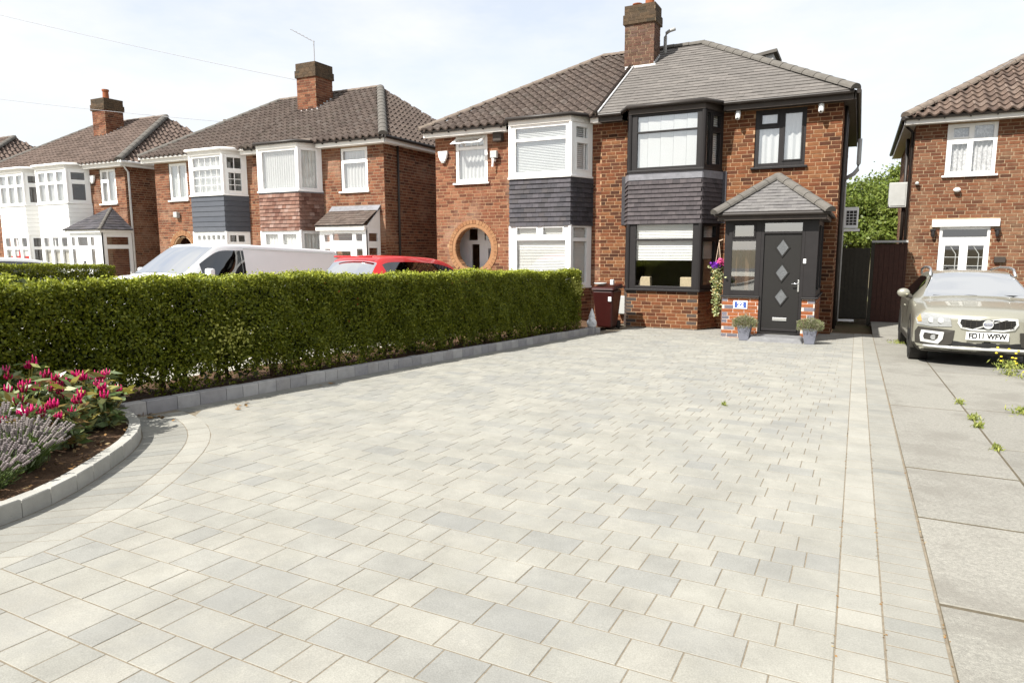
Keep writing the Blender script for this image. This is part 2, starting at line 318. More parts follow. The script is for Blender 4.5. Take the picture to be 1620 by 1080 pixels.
def pieces(name, items, parent, stuff_name, nobj=300, score=None, visible=None):
    """items: list of (mesh, 4x4 numpy matrix). The nobj that show largest become objects, the rest one joined part"""
    if not items: return
    Mx = np.array([m for _, m in items]); px, py, d = project(Mx[:, :3, 3])
    sz = np.array([np.linalg.norm(m[:3, 0]) for m in Mx]) if score is None else np.ones(len(Mx))
    sc = 1/np.maximum(d, .1)
    off = (d < .2) | (px < -30) | (px > 1650) | (py > 1110) | (py < -30)
    sc = np.where(off, -1, sc)
    if visible is not None: sc = np.where([visible(*p) for p in Mx[:, :3, 3]], sc, sc*.01)
    order = np.argsort(-sc); cnt = 0; rest = []
    for r, i in enumerate(order):
        me, M = items[i]
        if cnt < nobj and sc[i] > 0:
            o = bpy.data.objects.new(name, me); o.matrix_basis = Matrix(M.tolist()); link(o, parent); cnt += 1
        else: rest.append(i)
    if rest:
        Vs = []; Fs = []; rn = []; n0 = 0; cache = {}
        for i in rest:
            me, M = items[i]
            if me.name not in cache:
                v = np.zeros(len(me.vertices)*3, np.float32); me.vertices.foreach_get('co', v)
                cache[me.name] = (v.reshape(-1, 3), [tuple(p.vertices) for p in me.polygons], me.materials[0])
            v, fs, mt = cache[me.name]
            Vs.append(v@M[:3, :3].T+M[:3, 3]); Fs += [tuple(a+n0 for a in f) for f in fs]; rn += [random.random()]*len(fs); n0 += len(v)
        me = bpy.data.meshes.new(stuff_name); me.from_pydata(np.concatenate(Vs).tolist(), [], Fs); me.update()
        a = me.attributes.new('rnd', 'FLOAT', 'FACE'); a.data.foreach_set('value', np.array(rn, np.float32))
        me.materials.append(cache[items[rest[0]][0].name][2])
        link(bpy.data.objects.new(stuff_name, me), parent, kind='stuff')
def TM(ox, ux, uy, uz, sx=1, sy=1, sz=1):
    M = np.eye(4); M[:3, 0] = np.array(ux)*sx; M[:3, 1] = np.array(uy)*sy; M[:3, 2] = np.array(uz)*sz; M[:3, 3] = ox; return M
def cells(u0, u1, z0, z1, holes):
    """solid rectangles left of a rectangle when the holes are cut out"""
    us = sorted({u0, u1, *[min(max(h[i], u0), u1) for h in holes for i in (0, 1)]}); out = []
    for a, b in zip(us, us[1:]):
        if b-a < 1e-5: continue
        m = (a+b)/2; hz = sorted([(h[2], h[3]) for h in holes if h[0] < m < h[1]]); z = z0
        for p, q in hz:
            if p > z+1e-5: out.append((a, b, z, min(p, z1)))
            z = max(z, q)
        if z < z1-1e-5: out.append((a, b, z, z1))
    return out
class Fr:
    """vertical plane: u along p->q, w outward (towards the viewer's side), z up"""
    def __init__(s, p, q):
        s.o = np.array([p[0], p[1], 0.]); d = np.array([q[0]-p[0], q[1]-p[1], 0.]); s.len = np.linalg.norm(d); s.u = d/s.len
        s.w = np.array([s.u[1], -s.u[0], 0.])
    def P(s, u, w, z): return tuple(s.o+s.u*u+s.w*w+np.array([0, 0, z]))
    def box(s, mb, u0, u1, w0, w1, z0, z1):
        # keep outward winding: u right, w towards viewer (= -y for front walls)
        mb.hexa([s.P(u0, w1, z0), s.P(u1, w1, z0), s.P(u1, w0, z0), s.P(u0, w0, z0), s.P(u0, w1, z1), s.P(u1, w1, z1), s.P(u1, w0, z1), s.P(u0, w0, z1)])
    def M(s, u, w, z, su, sw, sz): return TM(s.P(u, w, z), s.u, -s.w, (0, 0, 1), su, sw, sz)
UB = {}
def unit_box(mat):
    if mat not in UB: UB[mat] = MB().box(-.5, .5, -.5, .5, -.5, .5).mesh('brick', mat)
    return UB[mat]
def brick_items(F, u0, u1, z0, z1, holes, mat, c=.088, Lb=.245, joint=.017, proud=.007, skip=None, phase=0, alt=None, first=None):
    out = []; ub = unit_box(mat); n = int((z1-z0)/c)+1
    for j in range(n):
        a = z0+j*c; b = a+c-joint
        if b > z1: b = z1
        if b-a < .02: continue
        spans = [(u0, u1)]
        for h in holes:
            if h[2] < (a+b)/2 < h[3]:
                ns = []
                for p, q in spans:
                    if h[1] <= p or h[0] >= q: ns.append((p, q)); continue
                    if h[0] > p: ns.append((p, h[0]))
                    if h[1] < q: ns.append((h[1], q))
                spans = ns
        st = -((j+phase) % 2)*Lb/2-.07*((j*7) % 3 == 0)
        for p, q in spans:
            k = math.floor((p-u0-st)/Lb)
            x = u0+st+k*Lb
            while x < q:
                aa = max(x, p); bb = min(x+Lb-joint, q)
                if bb-aa > .03:
                    um = (aa+bb)/2; zm = (a+b)/2
                    if not (skip and skip(um, zm)):
                        m2 = ub
                        if alt:
                            am = alt(um, zm, j)
                            if am: m2 = unit_box(am)
                        pr = proud+random.uniform(-.002, .002)
                        out.append((m2, F.M(um, pr-.02, zm, bb-aa, .04, b-a)))
                x += Lb
    return out
def wall(F, u0, u1, z0, z1, holes, mat, parent, thick=.25, name='wall', extra=None):
    mb = MB()
    for a, b, c, d in cells(u0, u1, z0, z1, holes): F.box(mb, a, b, -thick, 0, c, d)
    if extra: extra(mb)
    return mb.build(name, mat, parent)
def window(F, u0, u1, z0, z1, panes, fmat, parent, name='window', glass='glass', depth=.07, inset=.06, sill=True, sashes=(), blind=None, sillmat=None, sill_over=.06, bars=None, proud=None):
    """frame mesh with panes cut out; each pane, sash, sill and blind a sub-part"""
    w1 = -inset if proud is None else proud; w0 = w1-depth; mb = MB()
    for a, b, c, d in cells(u0, u1, z0, z1, panes): F.box(mb, a, b, w0, w1, c, d)
    fr = mb.build(name, fmat, parent, bevel=.004)
    for p in panes:
        m = MB(); F.box(m, p[0]-.004, p[1]+.004, w0+.03, w0+.038, p[2]-.004, p[3]+.004); m.build('pane', glass, fr)
    for p in sashes:
        t = .035; m = MB()
        for a, b, c, d in cells(p[0]-t, p[1]+t, p[2]-t, p[3]+t, [p]): F.box(m, a, b, w1-.02, w1+.016, c, d)
        m.build('sash', fmat, fr, bevel=.004)
    if bars:
        for (a, b, c, d) in bars:
            m = MB(); F.box(m, a, b, w0+.04, w0+.05, c, d); m.build('glazing_bar', fmat, fr)
    if sill:
        m = MB(); F.box(m, u0-sill_over, u1+sill_over, w0+.002, max(w1, 0)+.07, z0-.045, z0+.002); m.build('sill', sillmat or fmat, fr, bevel=.006)
    if blind: blind(F, w0-.008, fr)
    return fr
def vblind(u0, u1, z0, z1, n, mat='blind_white'):
    def go(F, w, par):
        st = (u1-u0)/n
        for i in range(n):
            m = MB(); a = u0+i*st
            m.hexa([F.P(a+.004, w, z0), F.P(a+st-.006, w-.018, z0), F.P(a+st-.006, w-.020, z0), F.P(a+.004, w-.002, z0),
                    F.P(a+.004, w, z1), F.P(a+st-.006, w-.018, z1), F.P(a+st-.006, w-.020, z1), F.P(a+.004, w-.002, z1)])
            m.build('blind_strip', mat, par)
    return go
def hblind(u0, u1, z0, z1, step=.05, mat='blind_white', joined=True):
    def go(F, w, par):
        m = MB(); n = int((z1-z0)/step)
        for i in range(n):
            z = z1-(i+1)*step
            m.hexa([F.P(u0, w, z), F.P(u1, w, z), F.P(u1, w-.028, z+step*.9), F.P(u0, w-.028, z+step*.9),
                    F.P(u0, w+.002, z+.002), F.P(u1, w+.002, z+.002), F.P(u1, w-.026, z+step*.9+.002), F.P(u0, w-.026, z+step*.9+.002)])
        m.build('slatted_blind', mat, par)
    return go
def curtain(u0, u1, z0, z1, mat='blind_white', waves=9, amp=.02):
    def go(F, w, par):
        n = waves*8; V = []; Fc = []
        for i in range(n+1):
            u = u0+(u1-u0)*i/n; ww = w-.03+amp*math.sin(2*math.pi*waves*i/n)+random.uniform(-.003, .003)
            V += [F.P(u, ww, z0), F.P(u, ww, z1)]
        for i in range(n): Fc.append((2*i, 2*i+2, 2*i+3, 2*i+1))
        me = mesh_np('curtain', V, Fc, mat, smooth=True); link(bpy.data.objects.new('curtain', me), par)
    return go
def multi(*fs):
    def go(F, w, par):
        for f in fs: f(F, w, par)
    return go
# pantile / flat tile units: x across, y up the slope, z normal
def pantile_unit(mat, w=.25, l=.34, amp=.042, t=.03, n=8):
    mb = MB()
    top = []; bot = []
    for i in range(n+1):
        x = w*1.06*(i/n-.5); z = amp*math.cos(2*math.pi*(i/n)*1.0-.6)
        top.append((x, z))
    for y, dz in ((-l/2, t+.012), (l/2, 0)):
        for x, z in top: mb.v.append((x, y, z+dz))
    for x, z in top: mb.v.append((x, -l/2, z-.006))
    k = n+1
    for i in range(n):
        mb.f.append((i, i+1, k+i+1, k+i)); mb.f.append((2*k+i, 2*k+i+1, i+1, i))
    return mb.mesh('roof_tile', mat, smooth=False)
def flat_unit(mat, w, l, t=.026, nm='roof_tile'):
    mb = MB(); a = w*.995/2
    mb.hexa([(-a, -l/2, .004), (a, -l/2, .004), (a, l/2, -t), (-a, l/2, -t), (-a, -l/2, t), (a, -l/2, t), (a, l/2, 0), (-a, l/2, 0)])
    return mb.mesh(nm, mat)
def roof_slope(o, ud, vd, poly_left, poly_right, V, unit, tw, gauge, parent, nobj, name='roof_tile', under=True, stagger=False, lift=.03, visible=None, pantile=False, collect=None):
    """o: eave origin, ud: unit vector along the eave, vd: unit vector up the slope; poly_left(v), poly_right(v): bounds in u"""
    o = np.array(o, float); ud = np.array(ud, float); vd = np.array(vd, float); nd = np.cross(ud, vd)
    items = []; v = 0; j = 0
    while v < V-gauge*.3:
        vm = v+gauge/2
        a = poly_left(min(vm, V)); b = poly_right(min(vm, V)); st = (tw/2 if (stagger and j % 2) else 0)
        k = math.floor((a-st)/tw); x = k*tw+st
        while x < b:
            p = max(x, a); q = min(x+tw, b)
            if q-p > tw*.12:
                jit = random.uniform(-.003, .003)
                items.append((unit, TM(o+ud*(p+q)/2+vd*(vm+.02)+nd*(lift+jit), ud, vd, nd, (q-p)/tw, 1, 1)))
            x += tw
        v += gauge; j += 1
    if collect is not None: collect.extend(items)
    else: pieces(name, items, parent, 'roof_tiles', nobj, visible=visible)
    return nd
def cap_line(p0, p1, r, ln, mat, parent, name='ridge_tile', up=(0, 0, 1)):
    p0 = Vector(p0); p1 = Vector(p1); d = (p1-p0); n = max(1, round(d.length/ln)); d.normalize()
    s = d.cross(Vector(up)).normalized(); u = s.cross(d)
    for i in range(n):
        a = p0+(p1-p0)*(i/n); b = p0+(p1-p0)*((i+1)/n); b = b+(a-b).normalized()*.006; mb = MB(); K = 8
        for q, rr in ((a, r*1.05), (b, r*.97)):
            for k in range(K+1):
                t = math.pi*k/K; mb.v.append(tuple(q+s*math.cos(t)*rr+u*(math.sin(t)*rr*.85-.02)))
        for k in range(K): mb.f.append((k, k+1, K+2+k, K+1+k))
        mb.f.append(tuple(range(K+1))); mb.f.append(tuple(reversed(range(K+1, 2*K+2))))
        mb.build(name, mat, parent, smooth=False)
def leaves_mesh(name, P, size, mat, flat=.0, wid=.55, rnd=None, up=None, aim=None):
    n = len(P); d = RNG.normal(size=(n, 3)) if aim is None else aim+RNG.normal(size=(n, 3))*.35
    d[:, 2] *= (1-flat); d /= np.linalg.norm(d, axis=1)[:, None]
    h = RNG.normal(size=(n, 3)); h[:, 2] += flat*3; s = np.cross(d, h); s /= np.linalg.norm(s, axis=1)[:, None]+1e-9
    sz = (size*RNG.uniform(.65, 1.3, n))[:, None] if np.isscalar(size) else size[:, None]
    V = np.stack([P-d*sz*.5, P+s*sz*wid*.5, P+d*sz*.5, P-s*sz*wid*.5], 1).reshape(-1, 3)
    Fq = np.arange(n*4).reshape(n, 4)
    return mesh_np(name, V, Fq, mat, RNG.random(n) if rnd is None else rnd)
def add_leaves(name, P, size, mat, parent, **k):
    return link(bpy.data.objects.new(name, leaves_mesh(name, P, size, mat, **k)), parent)
def text_mesh(body, size, mat, extrude=.002, sx=1.0):
    c = bpy.data.curves.new('lettering', 'FONT'); c.body = body; c.size = size; c.offset = size*.042; c.extrude = extrude; c.align_x = 'CENTER'; c.align_y = 'CENTER'
    o = bpy.data.objects.new('lettering', c); COL.objects.link(o); bpy.context.view_layer.update()
    me = bpy.data.meshes.new_from_object(o.evaluated_get(bpy.context.evaluated_depsgraph_get())); bpy.data.objects.remove(o); bpy.data.curves.remove(c)
    me.materials.clear(); me.materials.append(MATS[mat]); me.name = 'lettering'
    if sx != 1: me.transform(Matrix.Diagonal((sx, 1, 1, 1)))
    return me
FACE_ROAD = Matrix.Rotation(math.pi/2, 4, 'X')     # text lying in XY -> upright, facing -Y
# ------------------------------------------------------------------ ground and paving
def sheet(name, x0, x1, ys, mat, dz=0, kind='structure', parent=None):
    mb = MB()
    for a, b in zip(ys, ys[1:]): mb.quad((x0, a, g(a)+dz), (x1, a, g(a)+dz), (x1, b, g(b)+dz), (x0, b, g(b)+dz))
    me = mb.mesh(name, mat); return link(bpy.data.objects.new(name, me), parent, kind=kind)
sheet('ground', -500, 500, [-500, -4, 17.5, 900], 'earth', -.12)
sheet('road', -500, 500, [-15, -8], 'asphalt', -.02)
sheet('pavement', -500, 500, [-8, -4, -2.2], 'forecourt', -.012)
sheet('neighbour_forecourt', -40, -7.0, [-2.2, 17.5], 'forecourt', -.015)
drive = sheet('driveway', -6.2, .385, [-2.2, 17.5], 'joint_sand', -.0014)
# kerb lines (plan)
KB = [(-3.62, -2.0), (-3.70, -.4), (-3.78, .9), (-3.87, 1.6), (-3.97, 2.02), (-4.13, 2.32), (-4.36, 2.65), (-4.60, 2.96), (-4.87, 3.24), (-5.16, 3.45), (-5.45, 3.60), (-5.74, 3.68)]
KH = [(-5.76, 3.70), (-5.71, 4.3), (-5.67, 5.05), (-5.63, 5.96), (-5.56, 7.08), (-5.47, 8.46), (-5.33, 10.2), (-5.2, 12.3), (-5.06, 13.95)]
def resample(P, n):
    P = np.array(P, float); d = np.r_[0, np.cumsum(np.linalg.norm(np.diff(P, axis=0), axis=1))]; t = np.linspace(0, d[-1], n)
    return np.stack([np.interp(t, d, P[:, 0]), np.interp(t, d, P[:, 1])], 1)
def plen(P): P = np.array(P, float); return np.linalg.norm(np.diff(P, axis=0), axis=1).sum()
def smooth_path(P, n=200, it=30):
    Q = resample(P, n)
    for _ in range(it): Q[1:-1] = .25*Q[:-2]+.5*Q[1:-1]+.25*Q[2:]
    return Q
def offset(P, d):
    P = np.array(P, float); t = np.gradient(P, axis=0); t /= np.linalg.norm(t, axis=1)[:, None]; return P+np.stack([t[:, 1], -t[:, 0]], 1)*d
KB = smooth_path(KB); KH = smooth_path(KH)
def block_mesh(q, z0, z1, mat, name, ch=.006):
    """q: 4 plan corners counter-clockwise; chamfered top"""
    c = np.mean(q, 0); mb = MB(); qi = [p+(c-p)/max(np.linalg.norm(c-p), 1e-6)*ch*1.4 for p in q]
    lv = [[(p[0], p[1], g(p[1])+z0) for p in q], [(p[0], p[1], g(p[1])+z1-ch*.7) for p in q], [(p[0], p[1], g(p[1])+z1) for p in qi]]
    mb.v = lv[0]+lv[1]+lv[2]
    for k in (0, 4):
        for i in range(4): j = (i+1) % 4; mb.f.append((k+i, k+j, k+4+j, k+4+i))
    mb.f.append((8, 9, 10, 11)); return mb.mesh(name, mat)
def centred(me):
    v = np.zeros(len(me.vertices)*3, np.float32); me.vertices.foreach_get('co', v); v = v.reshape(-1, 3); c = v.mean(0); me.vertices.foreach_set('co', (v-c).ravel()); me.update()
    return me, TM(c, (1, 0, 0), (0, 1, 0), (0, 0, 1))
def strip(A_, B_, lens, z0, z1, mat, name, parent, gap=.004, ch=.006, rot=False, stuff='edging_blocks', jit=.003):
    """blocks between two plan curves; A is the right-hand curve when walking along"""
    n = 400; A2 = resample(A_, n); B2 = resample(B_, n); L = plen(A_); s = 0; items = []
    while s < L-.02:
        l = lens() ; e = min(s+l, L)
        def at(C, t): k = t/L*(n-1); i = int(min(k, n-2)); return C[i]+(C[i+1]-C[i])*(k-i)
        a0, a1, b0, b1 = at(A2, s+gap/2), at(A2, e-gap/2), at(B2, s+gap/2), at(B2, e-gap/2)
        m = (a0+a1+b0+b1)/4; w = np.linalg.norm(a0-b0); f = 1-gap/2/max(w, .01)
        dz = random.uniform(-jit, jit)
        q = [p for p in (a0, a1, b1, b0)]
        q = [q[0]+(q[3]-q[0])*(gap/2/w), q[1]+(q[2]-q[1])*(gap/2/w), q[2]+(q[1]-q[2])*(gap/2/w), q[3]+(q[0]-q[3])*(gap/2/w)]
        items.append(centred(block_mesh(q, z0, z1+dz, mat, name, ch))); s = e
    pieces(name, items, parent, stuff, 300)
# pavers in courses of three lengths
OUT = offset(KB, .50); INN = offset(KB, .33)
KHs = KH[KH[:, 1] > 4.16]; BND = offset(KHs, .225)
def left_bound(y):
    a = np.interp(y, OUT[:, 1], OUT[:, 0]); b = np.interp(y, BND[:, 1], BND[:, 0])
    return a if y < 4.17 else (b+.004)
PL = (.147, .196, .288); CO = .196
def paver_mesh(l, w, t=.05, ch=.0016):
    mb = MB(); a, b = l/2-.0028, w/2-.0031
    for (x, y, z) in ((a, b, -t), (a, b, -ch*.8), (a-ch, b-ch, 0)): mb.v += [(-x, -y, z), (x, -y, z), (x, y, z), (-x, y, z)]
    for k in (0, 4):
        for i in range(4): j = (i+1) % 4; mb.f.append((k+i, k+j, k+4+j, k+4+i))
    mb.f.append((8, 9, 10, 11)); return mb.mesh('paver', 'paver')
PM = [paver_mesh(l, CO) for l in PL]
items = []; cut = []; tilt = math.atan(-SL); vy = (0, math.cos(tilt), math.sin(tilt)); vz = (0, -math.sin(tilt), math.cos(tilt))
y = .35
while y < 17.2:
    ym = y+CO/2; x = .006; xl = min(left_bound(y), left_bound(y+CO)) if y > 4 else max(left_bound(y), left_bound(y+CO))
    xl0 = left_bound(ym)
    prevj, curj = (curj, []) if y > .4 else ([], [])
    first = True
    while x > xl0+.02:
        for _ in range(8):
            k = random.choices((0, 1, 2), (.26, .34, .4))[0]; l = PL[k]
            if all(abs(x-l-q) > .04 for q in prevj): break
        curj.append(x-l)
        if first: first = False
        a = max(x-l, xl0); rest = a-xl0
        if 0 < rest < .07: a = xl0
        s = (x-a)/l
        dz = abs(random.gauss(0, .0006))
        tx = random.gauss(0, .0009)
        ux = (1, 0, tx)
        if a <= max(left_bound(y), left_bound(y+CO))+.02:      # cut block that follows the border
            xa, xb = left_bound(y+.004)+.004, left_bound(y+CO-.004)+.004
            if min(x-xa, x-xb) < -.02: xa = min(xa, x-.02); xb = min(xb, x-.02)
            q = [np.array(p) for p in ((xa, y+.0036), (x-.0032, y+.0036), (x-.0032, y+CO-.0036), (xb, y+CO-.0036))]
            cut.append(centred(block_mesh(q, -.05, dz, 'paver', 'paver', .0016))); break
        items.append((PM[k], TM((( x+a)/2, ym, g(ym)+dz), ux, vy, vz, s, 1, 1))); x = a
    y += CO
def pv_vis(x, y, z): return not (y > 14.6 and x > -2.6)
pieces('paver', items+cut, drive, 'pavers', 300, visible=pv_vis)
strip([(.006, -2), (.006, 17.4)], [(.172, -2), (.172, 17.4)], lambda: random.choice((.2, .2, .288, .147)), -.05, 0, 'paver_edge', 'border_block', drive, .007, .0018, jit=.0006)
strip([(.172, -2), (.172, 17.4)], [(.378, -2), (.378, 17.4)], lambda: .118, -.05, 0, 'soldier', 'soldier_block', drive, .007, .0018, jit=.0006)
strip(KB, INN, lambda: .118, -.05, 0, 'soldier', 'soldier_block', drive, .007, .0018, jit=.0006)
strip(INN, OUT, lambda: random.choice((.2, .25)), -.05, 0, 'paver_edge', 'border_block', drive, .007, .0018, jit=.0006)
strip(KHs, BND, lambda: .118, -.05, 0, 'soldier', 'soldier_block', drive, .007, .0018, jit=.0006)
# kerbs
kb = thing('kerb', 'curved pale concrete block kerb edging the flower bed', 'kerb', (-4.3, 2.6, g(2.6)), 'block kerbs beside the driveway')
strip(offset(KB, -.09), KB, lambda: random.choice((.2, .24, .2)), -.1, .1, 'kerb_pale', 'kerb_block', kb, .007, .008, jit=.004)
kh = thing('kerb', 'long straight grey block kerb running along the foot of the hedge', 'kerb', (-5.5, 9, g(9)), 'block kerbs beside the driveway')
strip(offset(KH, -.11), KH, lambda: random.choice((.2, .24, .3)), -.1, .125, 'kerb_grey', 'kerb_block', kh, .006, .008, jit=.004)
strip([(-5.30, 13.99), (-5.04, 14.0)], [(-5.34, 14.12), (-4.99, 14.12)], lambda: .22, -.1, .12, 'kerb_grey', 'kerb_block', kh, .006, .008)
# soil bed and hedge strip
def soil(name, poly_right, x_left, y0, y1, dz, nx=50, ny=90):
    V = []; Fq = []
    for j in range(ny+1):
        y = y0+(y1-y0)*j/ny; xr = poly_right(y)
        for i in range(nx+1):
            x = x_left+(xr-x_left)*i/nx
            V.append((x, y, g(y)+dz+.02*math.sin(x*9+y*3)*math.sin(y*11)+random.uniform(-.012, .012)))
    for j in range(ny):
        for i in range(nx): a = j*(nx+1)+i; Fq.append((a, a+1, a+nx+2, a+nx+1))
    o = bpy.data.objects.new(name, mesh_np(name, V, Fq, 'soil', smooth=True)); return link(o, kind='structure')
ob_ = offset(KB, -.08); oh_ = offset(KH, -.1)
soil('flower_bed_soil', lambda y: float(np.interp(y, ob_[:, 1], ob_[:, 0])), -6.6, -2, 3.66, .055)
soil('hedge_soil', lambda y: float(np.interp(y, oh_[:, 1], oh_[:, 0])), -7.0, 3.6, 16.5, .06, 20, 120)
# right-hand concrete drive: slabs
cdr = sheet('concrete_driveway', .385, 7.5, [-2.2, 17.5, 24], 'concrete_joint', -.0015)
items = []
SY = [-2, -.3, 1.2, 2.05, 3.18, 4.33, 5.46, 8.06, 12.2, 14.6, 17.4, 20.9]
SY2 = [-2, .4, 2.3, 3.7, 5.0, 6.4, 8.2, 11.2, 14.4, 17.4, 20.9]
for x0, x1, ys in ((.388, 1.055, SY), (1.07, 2.6, SY2), (2.61, 4.4, SY2), (4.41, 7.4, SY2)):
    for a, b in zip(ys, ys[1:]):
        cx = (x0+x1)/2; cy = (a+b)/2; dz = random.uniform(0, .0025)
        q = [np.array(p) for p in ((x0, a+.012), (x1, a+.012), (x1, b-.012), (x0, b-.012))]
        items.append(centred(block_mesh(q, -.06, dz, 'concrete', 'concrete_slab', .006)))
pieces('concrete_slab', items, cdr, 'concrete_slabs', 300)
# ------------------------------------------------------------------ houses
YW, YF = 16.9, 16.15                  # front wall plane and bay front
ZE = 4.5                              # soffit
EY, EZ = 16.55, 4.68                  # eave edge
RY, RZ = 20.55, 7.12                  # ridge
SLP = (RZ-EZ)/(RY-EY); VL = math.hypot(RZ-EZ, RY-EY); VD = (0, (RY-EY)/VL, (RZ-EZ)/VL)
ZB = -.7
def shell(root, xl, xr, yw, yb, mat, sides='lr', name='side_wall', roofz=4.62):
    """side, back and inner walls and floors that close the house"""
    mb = MB()
    if 'l' in sides: mb.box(xl, xl+.25, yw+.252, yb, ZB, ZE+.1)
    mb.box(xl+.255, xr-.255, yb-.25, yb, ZB, ZE+.1)
    mb.box(xr-.25, xr, yw+.252, yb, ZB, ZE+.1)
    mb.build(name, mat, root)
    m = MB(); m.box(xl+.26, xr-.26, yw+.26, yb-.26, 2.0, 2.2); m.box(xl+.26, xr-.26, yw+.26, yb-.26, -.5, -.4); m.box(xl+.26, xr-.26, yw+.26, yb-.26, 4.5, 4.56)
    m.box(xl+.26, xr-.26, yw+3.2, yw+3.3, -.4, 4.5)
    m.build('floor_and_partition', 'interior', root)
def bay(root, xl, xr, fm, wallmat, mortar, up, low, apron, sp=.31, glass='glass_bright', glass_low='glass', side_up=None, side_low=None, gut='gutter_black', fas='fascia_dark', brick_alt=None, wb=True, hung=None, apron_mat=None, flare=0, nobj=160):
    """two-storey splay bay: brick base, lower window, hung apron, upper window, fascia"""
    P = [(xl-sp, YW), (xl, YF), (xr, YF), (xr+sp, YW)]
    Fs = [Fr(P[i], P[i+1]) for i in range(3)]
    # base wall
    if wb:
        mb = MB(); bw = None
        poly = [(P[0][0], YW+.02), (xl, YF), (xr, YF), (P[3][0], YW+.02)]
        mb.prism([(a, b, ZB) for a, b in poly], (0, 0, .40-.045-ZB))
        bwall = mb.build('bay_base', mortar, root); items = []
        for i, F in enumerate(Fs): items += brick_items(F, 0, F.len, -.6, .352, [], wallmat, alt=brick_alt(i, F.len) if brick_alt else None)
        pieces('brick', items, bwall, 'bricks', 120)
    for (z0, z1, spec, sspec, nm) in ((.40, 1.97, low, side_low, 'bay_window'), (3.2, 4.5, up, side_up, 'bay_window')):
        wr = None
        for i, F in enumerate(Fs):
            sp_ = spec if i == 1 else sspec
            if i == 0: sp_ = sspec
            L = F.len
            panes, sash, bl, bars = sp_(L, i)
            window(F, 0 if i == 1 else .012, L if i == 1 else L-.012, z0, z1, panes, fm, root, nm, ('glass_dark' if i != 1 else (glass_low if z0 < 1 else glass)), depth=.08, proud=0, sill=False, sashes=sash, blind=bl, bars=bars)
        # corner posts and sill
        m = MB()
        for c in (P[1], P[2]): m.cyl((c[0], c[1]+.01, z0), (c[0], c[1]+.01, z1), .05, n=8)
        m.build('corner_post', fm, root)
        m = MB(); e = .07
        poly = [(P[0][0]-.02, YW), (xl-e*.6, YF-e), (xr+e*.6, YF-e), (P[3][0]+.02, YW)]
        m.prism([(a, b, z0-.05) for a, b in poly], (0, 0, .048)); m.build('bay_sill', fm, root, bevel=.006)
    # apron
    mb = MB(); poly = [(P[0][0]+.02, YW-.005), (xl+.01, YF+.02), (xr-.01, YF+.02), (P[3][0]-.02, YW-.005)]
    mb.prism([(a, b, 1.972) for a, b in poly], (0, 0, 3.148-1.972)); ap = mb.build('apron', 'roof_under', root)
    apron(Fs, ap, root)
    # fascia, gutter and bay roof
    m = MB(); e = .05
    poly = [(P[0][0]-.04, YW+.1), (xl-e*.6, YF-e), (xr+e*.6, YF-e), (P[3][0]+.04, YW+.1)]
    m.prism([(a, b, ZE+.001) for a, b in poly], (0, 0, .17)); m.build('bay_fascia', fas, root)
    e = .11
    pts = [(P[0][0]-.12, YW-.22, 4.66), (xl-e*.5, YF-e, 4.66), (xr+e*.5, YF-e, 4.66), (P[3][0]+.12, YW-.22, 4.66)]
    m = MB(); m.tube(pts, .05, 8); m.build('gutter', gut, root, smooth=True)
    m = MB(); e = .09
    rp_ = [(P[0][0]-.1, YW-.3), (xl-e*.6, YF-e), (xr+e*.6, YF-e), (P[3][0]+.1, YW-.3)]
    top = [(P[0][0]-.1, EY+.25, EZ+.16), (xl-e*.6, EY+.25, EZ+.17), (xr+e*.6, EY+.25, EZ+.17), (P[3][0]+.1, EY+.25, EZ+.16)]
    m.quad(*[(rp_[k][0], rp_[k][1], 4.69) for k in (1, 2)], top[2], top[1])
    m.quad((rp_[0][0], rp_[0][1], 4.69), (rp_[1][0], rp_[1][1], 4.69), top[1]); m.quad((rp_[2][0], rp_[2][1], 4.69), (rp_[3][0], rp_[3][1], 4.69), top[2])
    m.build('bay_roof', 'ridge_brown' if fas != 'fascia_dark' else 'ridge_grey', root)
    return Fs, P
def hung_apron(mat, tw, gauge, ov=.02, leadtop=None, vary=True):
    def go(Fs, ap, root):
        un = {}
        def unit(w): return flat_unit(mat, 1.0, 1.0, .014, 'hung_tile')
        u = flat_unit(mat, tw, gauge*1.12, .012, 'hung_tile'); items = []
        zt = 3.145-(leadtop or 0)
        for i, F in enumerate(Fs):
            n = int(round((zt-1.95)/gauge)); gg = (zt-1.95)/n
            for j in range(n):
                z = 1.95+gg*(j+.5); x = -(tw/2 if j % 2 else 0)-(.02)
                a0, b0 = (-.02, F.len+.02)
                while x < b0:
                    p = max(x, a0); q = min(x+tw, b0)
                    if q-p > .03:
                        lean = .018
                        vd = np.array([0, 0, 1.])-F.w*.03/gg*.5; vd = vd/np.linalg.norm(vd); nd = np.cross(F.u, vd)
                        items.append((u, TM(np.array(F.P((p+q)/2, .022+random.uniform(-.002, .002), z)), F.u, vd, nd, (q-p)/tw*.985, gg/gauge, 1)))
                    x += tw
        pieces('hung_tile', items, ap, 'hung_tiles', 300)
        if leadtop:
            for F in Fs:
                m = MB(); F.box(m, -.01, F.len+.01, 0, .034, 3.145-leadtop, 3.148); m.build('lead_flashing', 'lead', ap)
    return go
def board_apron(mat, n):
    def go(Fs, ap, root):
        h = (3.147-1.96)/n
        for i, F in enumerate(Fs):
            for j in range(n):
                m = MB(); z = 1.96+h*j
                m.hexa([F.P(-.015, .034, z), F.P(F.len+.015, .034, z), F.P(F.len+.015, -.01, z), F.P(-.015, -.01, z), F.P(-.015, .018, z+h-.004), F.P(F.len+.015, .018, z+h-.004), F.P(F.len+.015, -.01, z+h-.004), F.P(-.015, -.01, z+h-.004)])
                m.build('cladding_board', mat, ap)
    return go
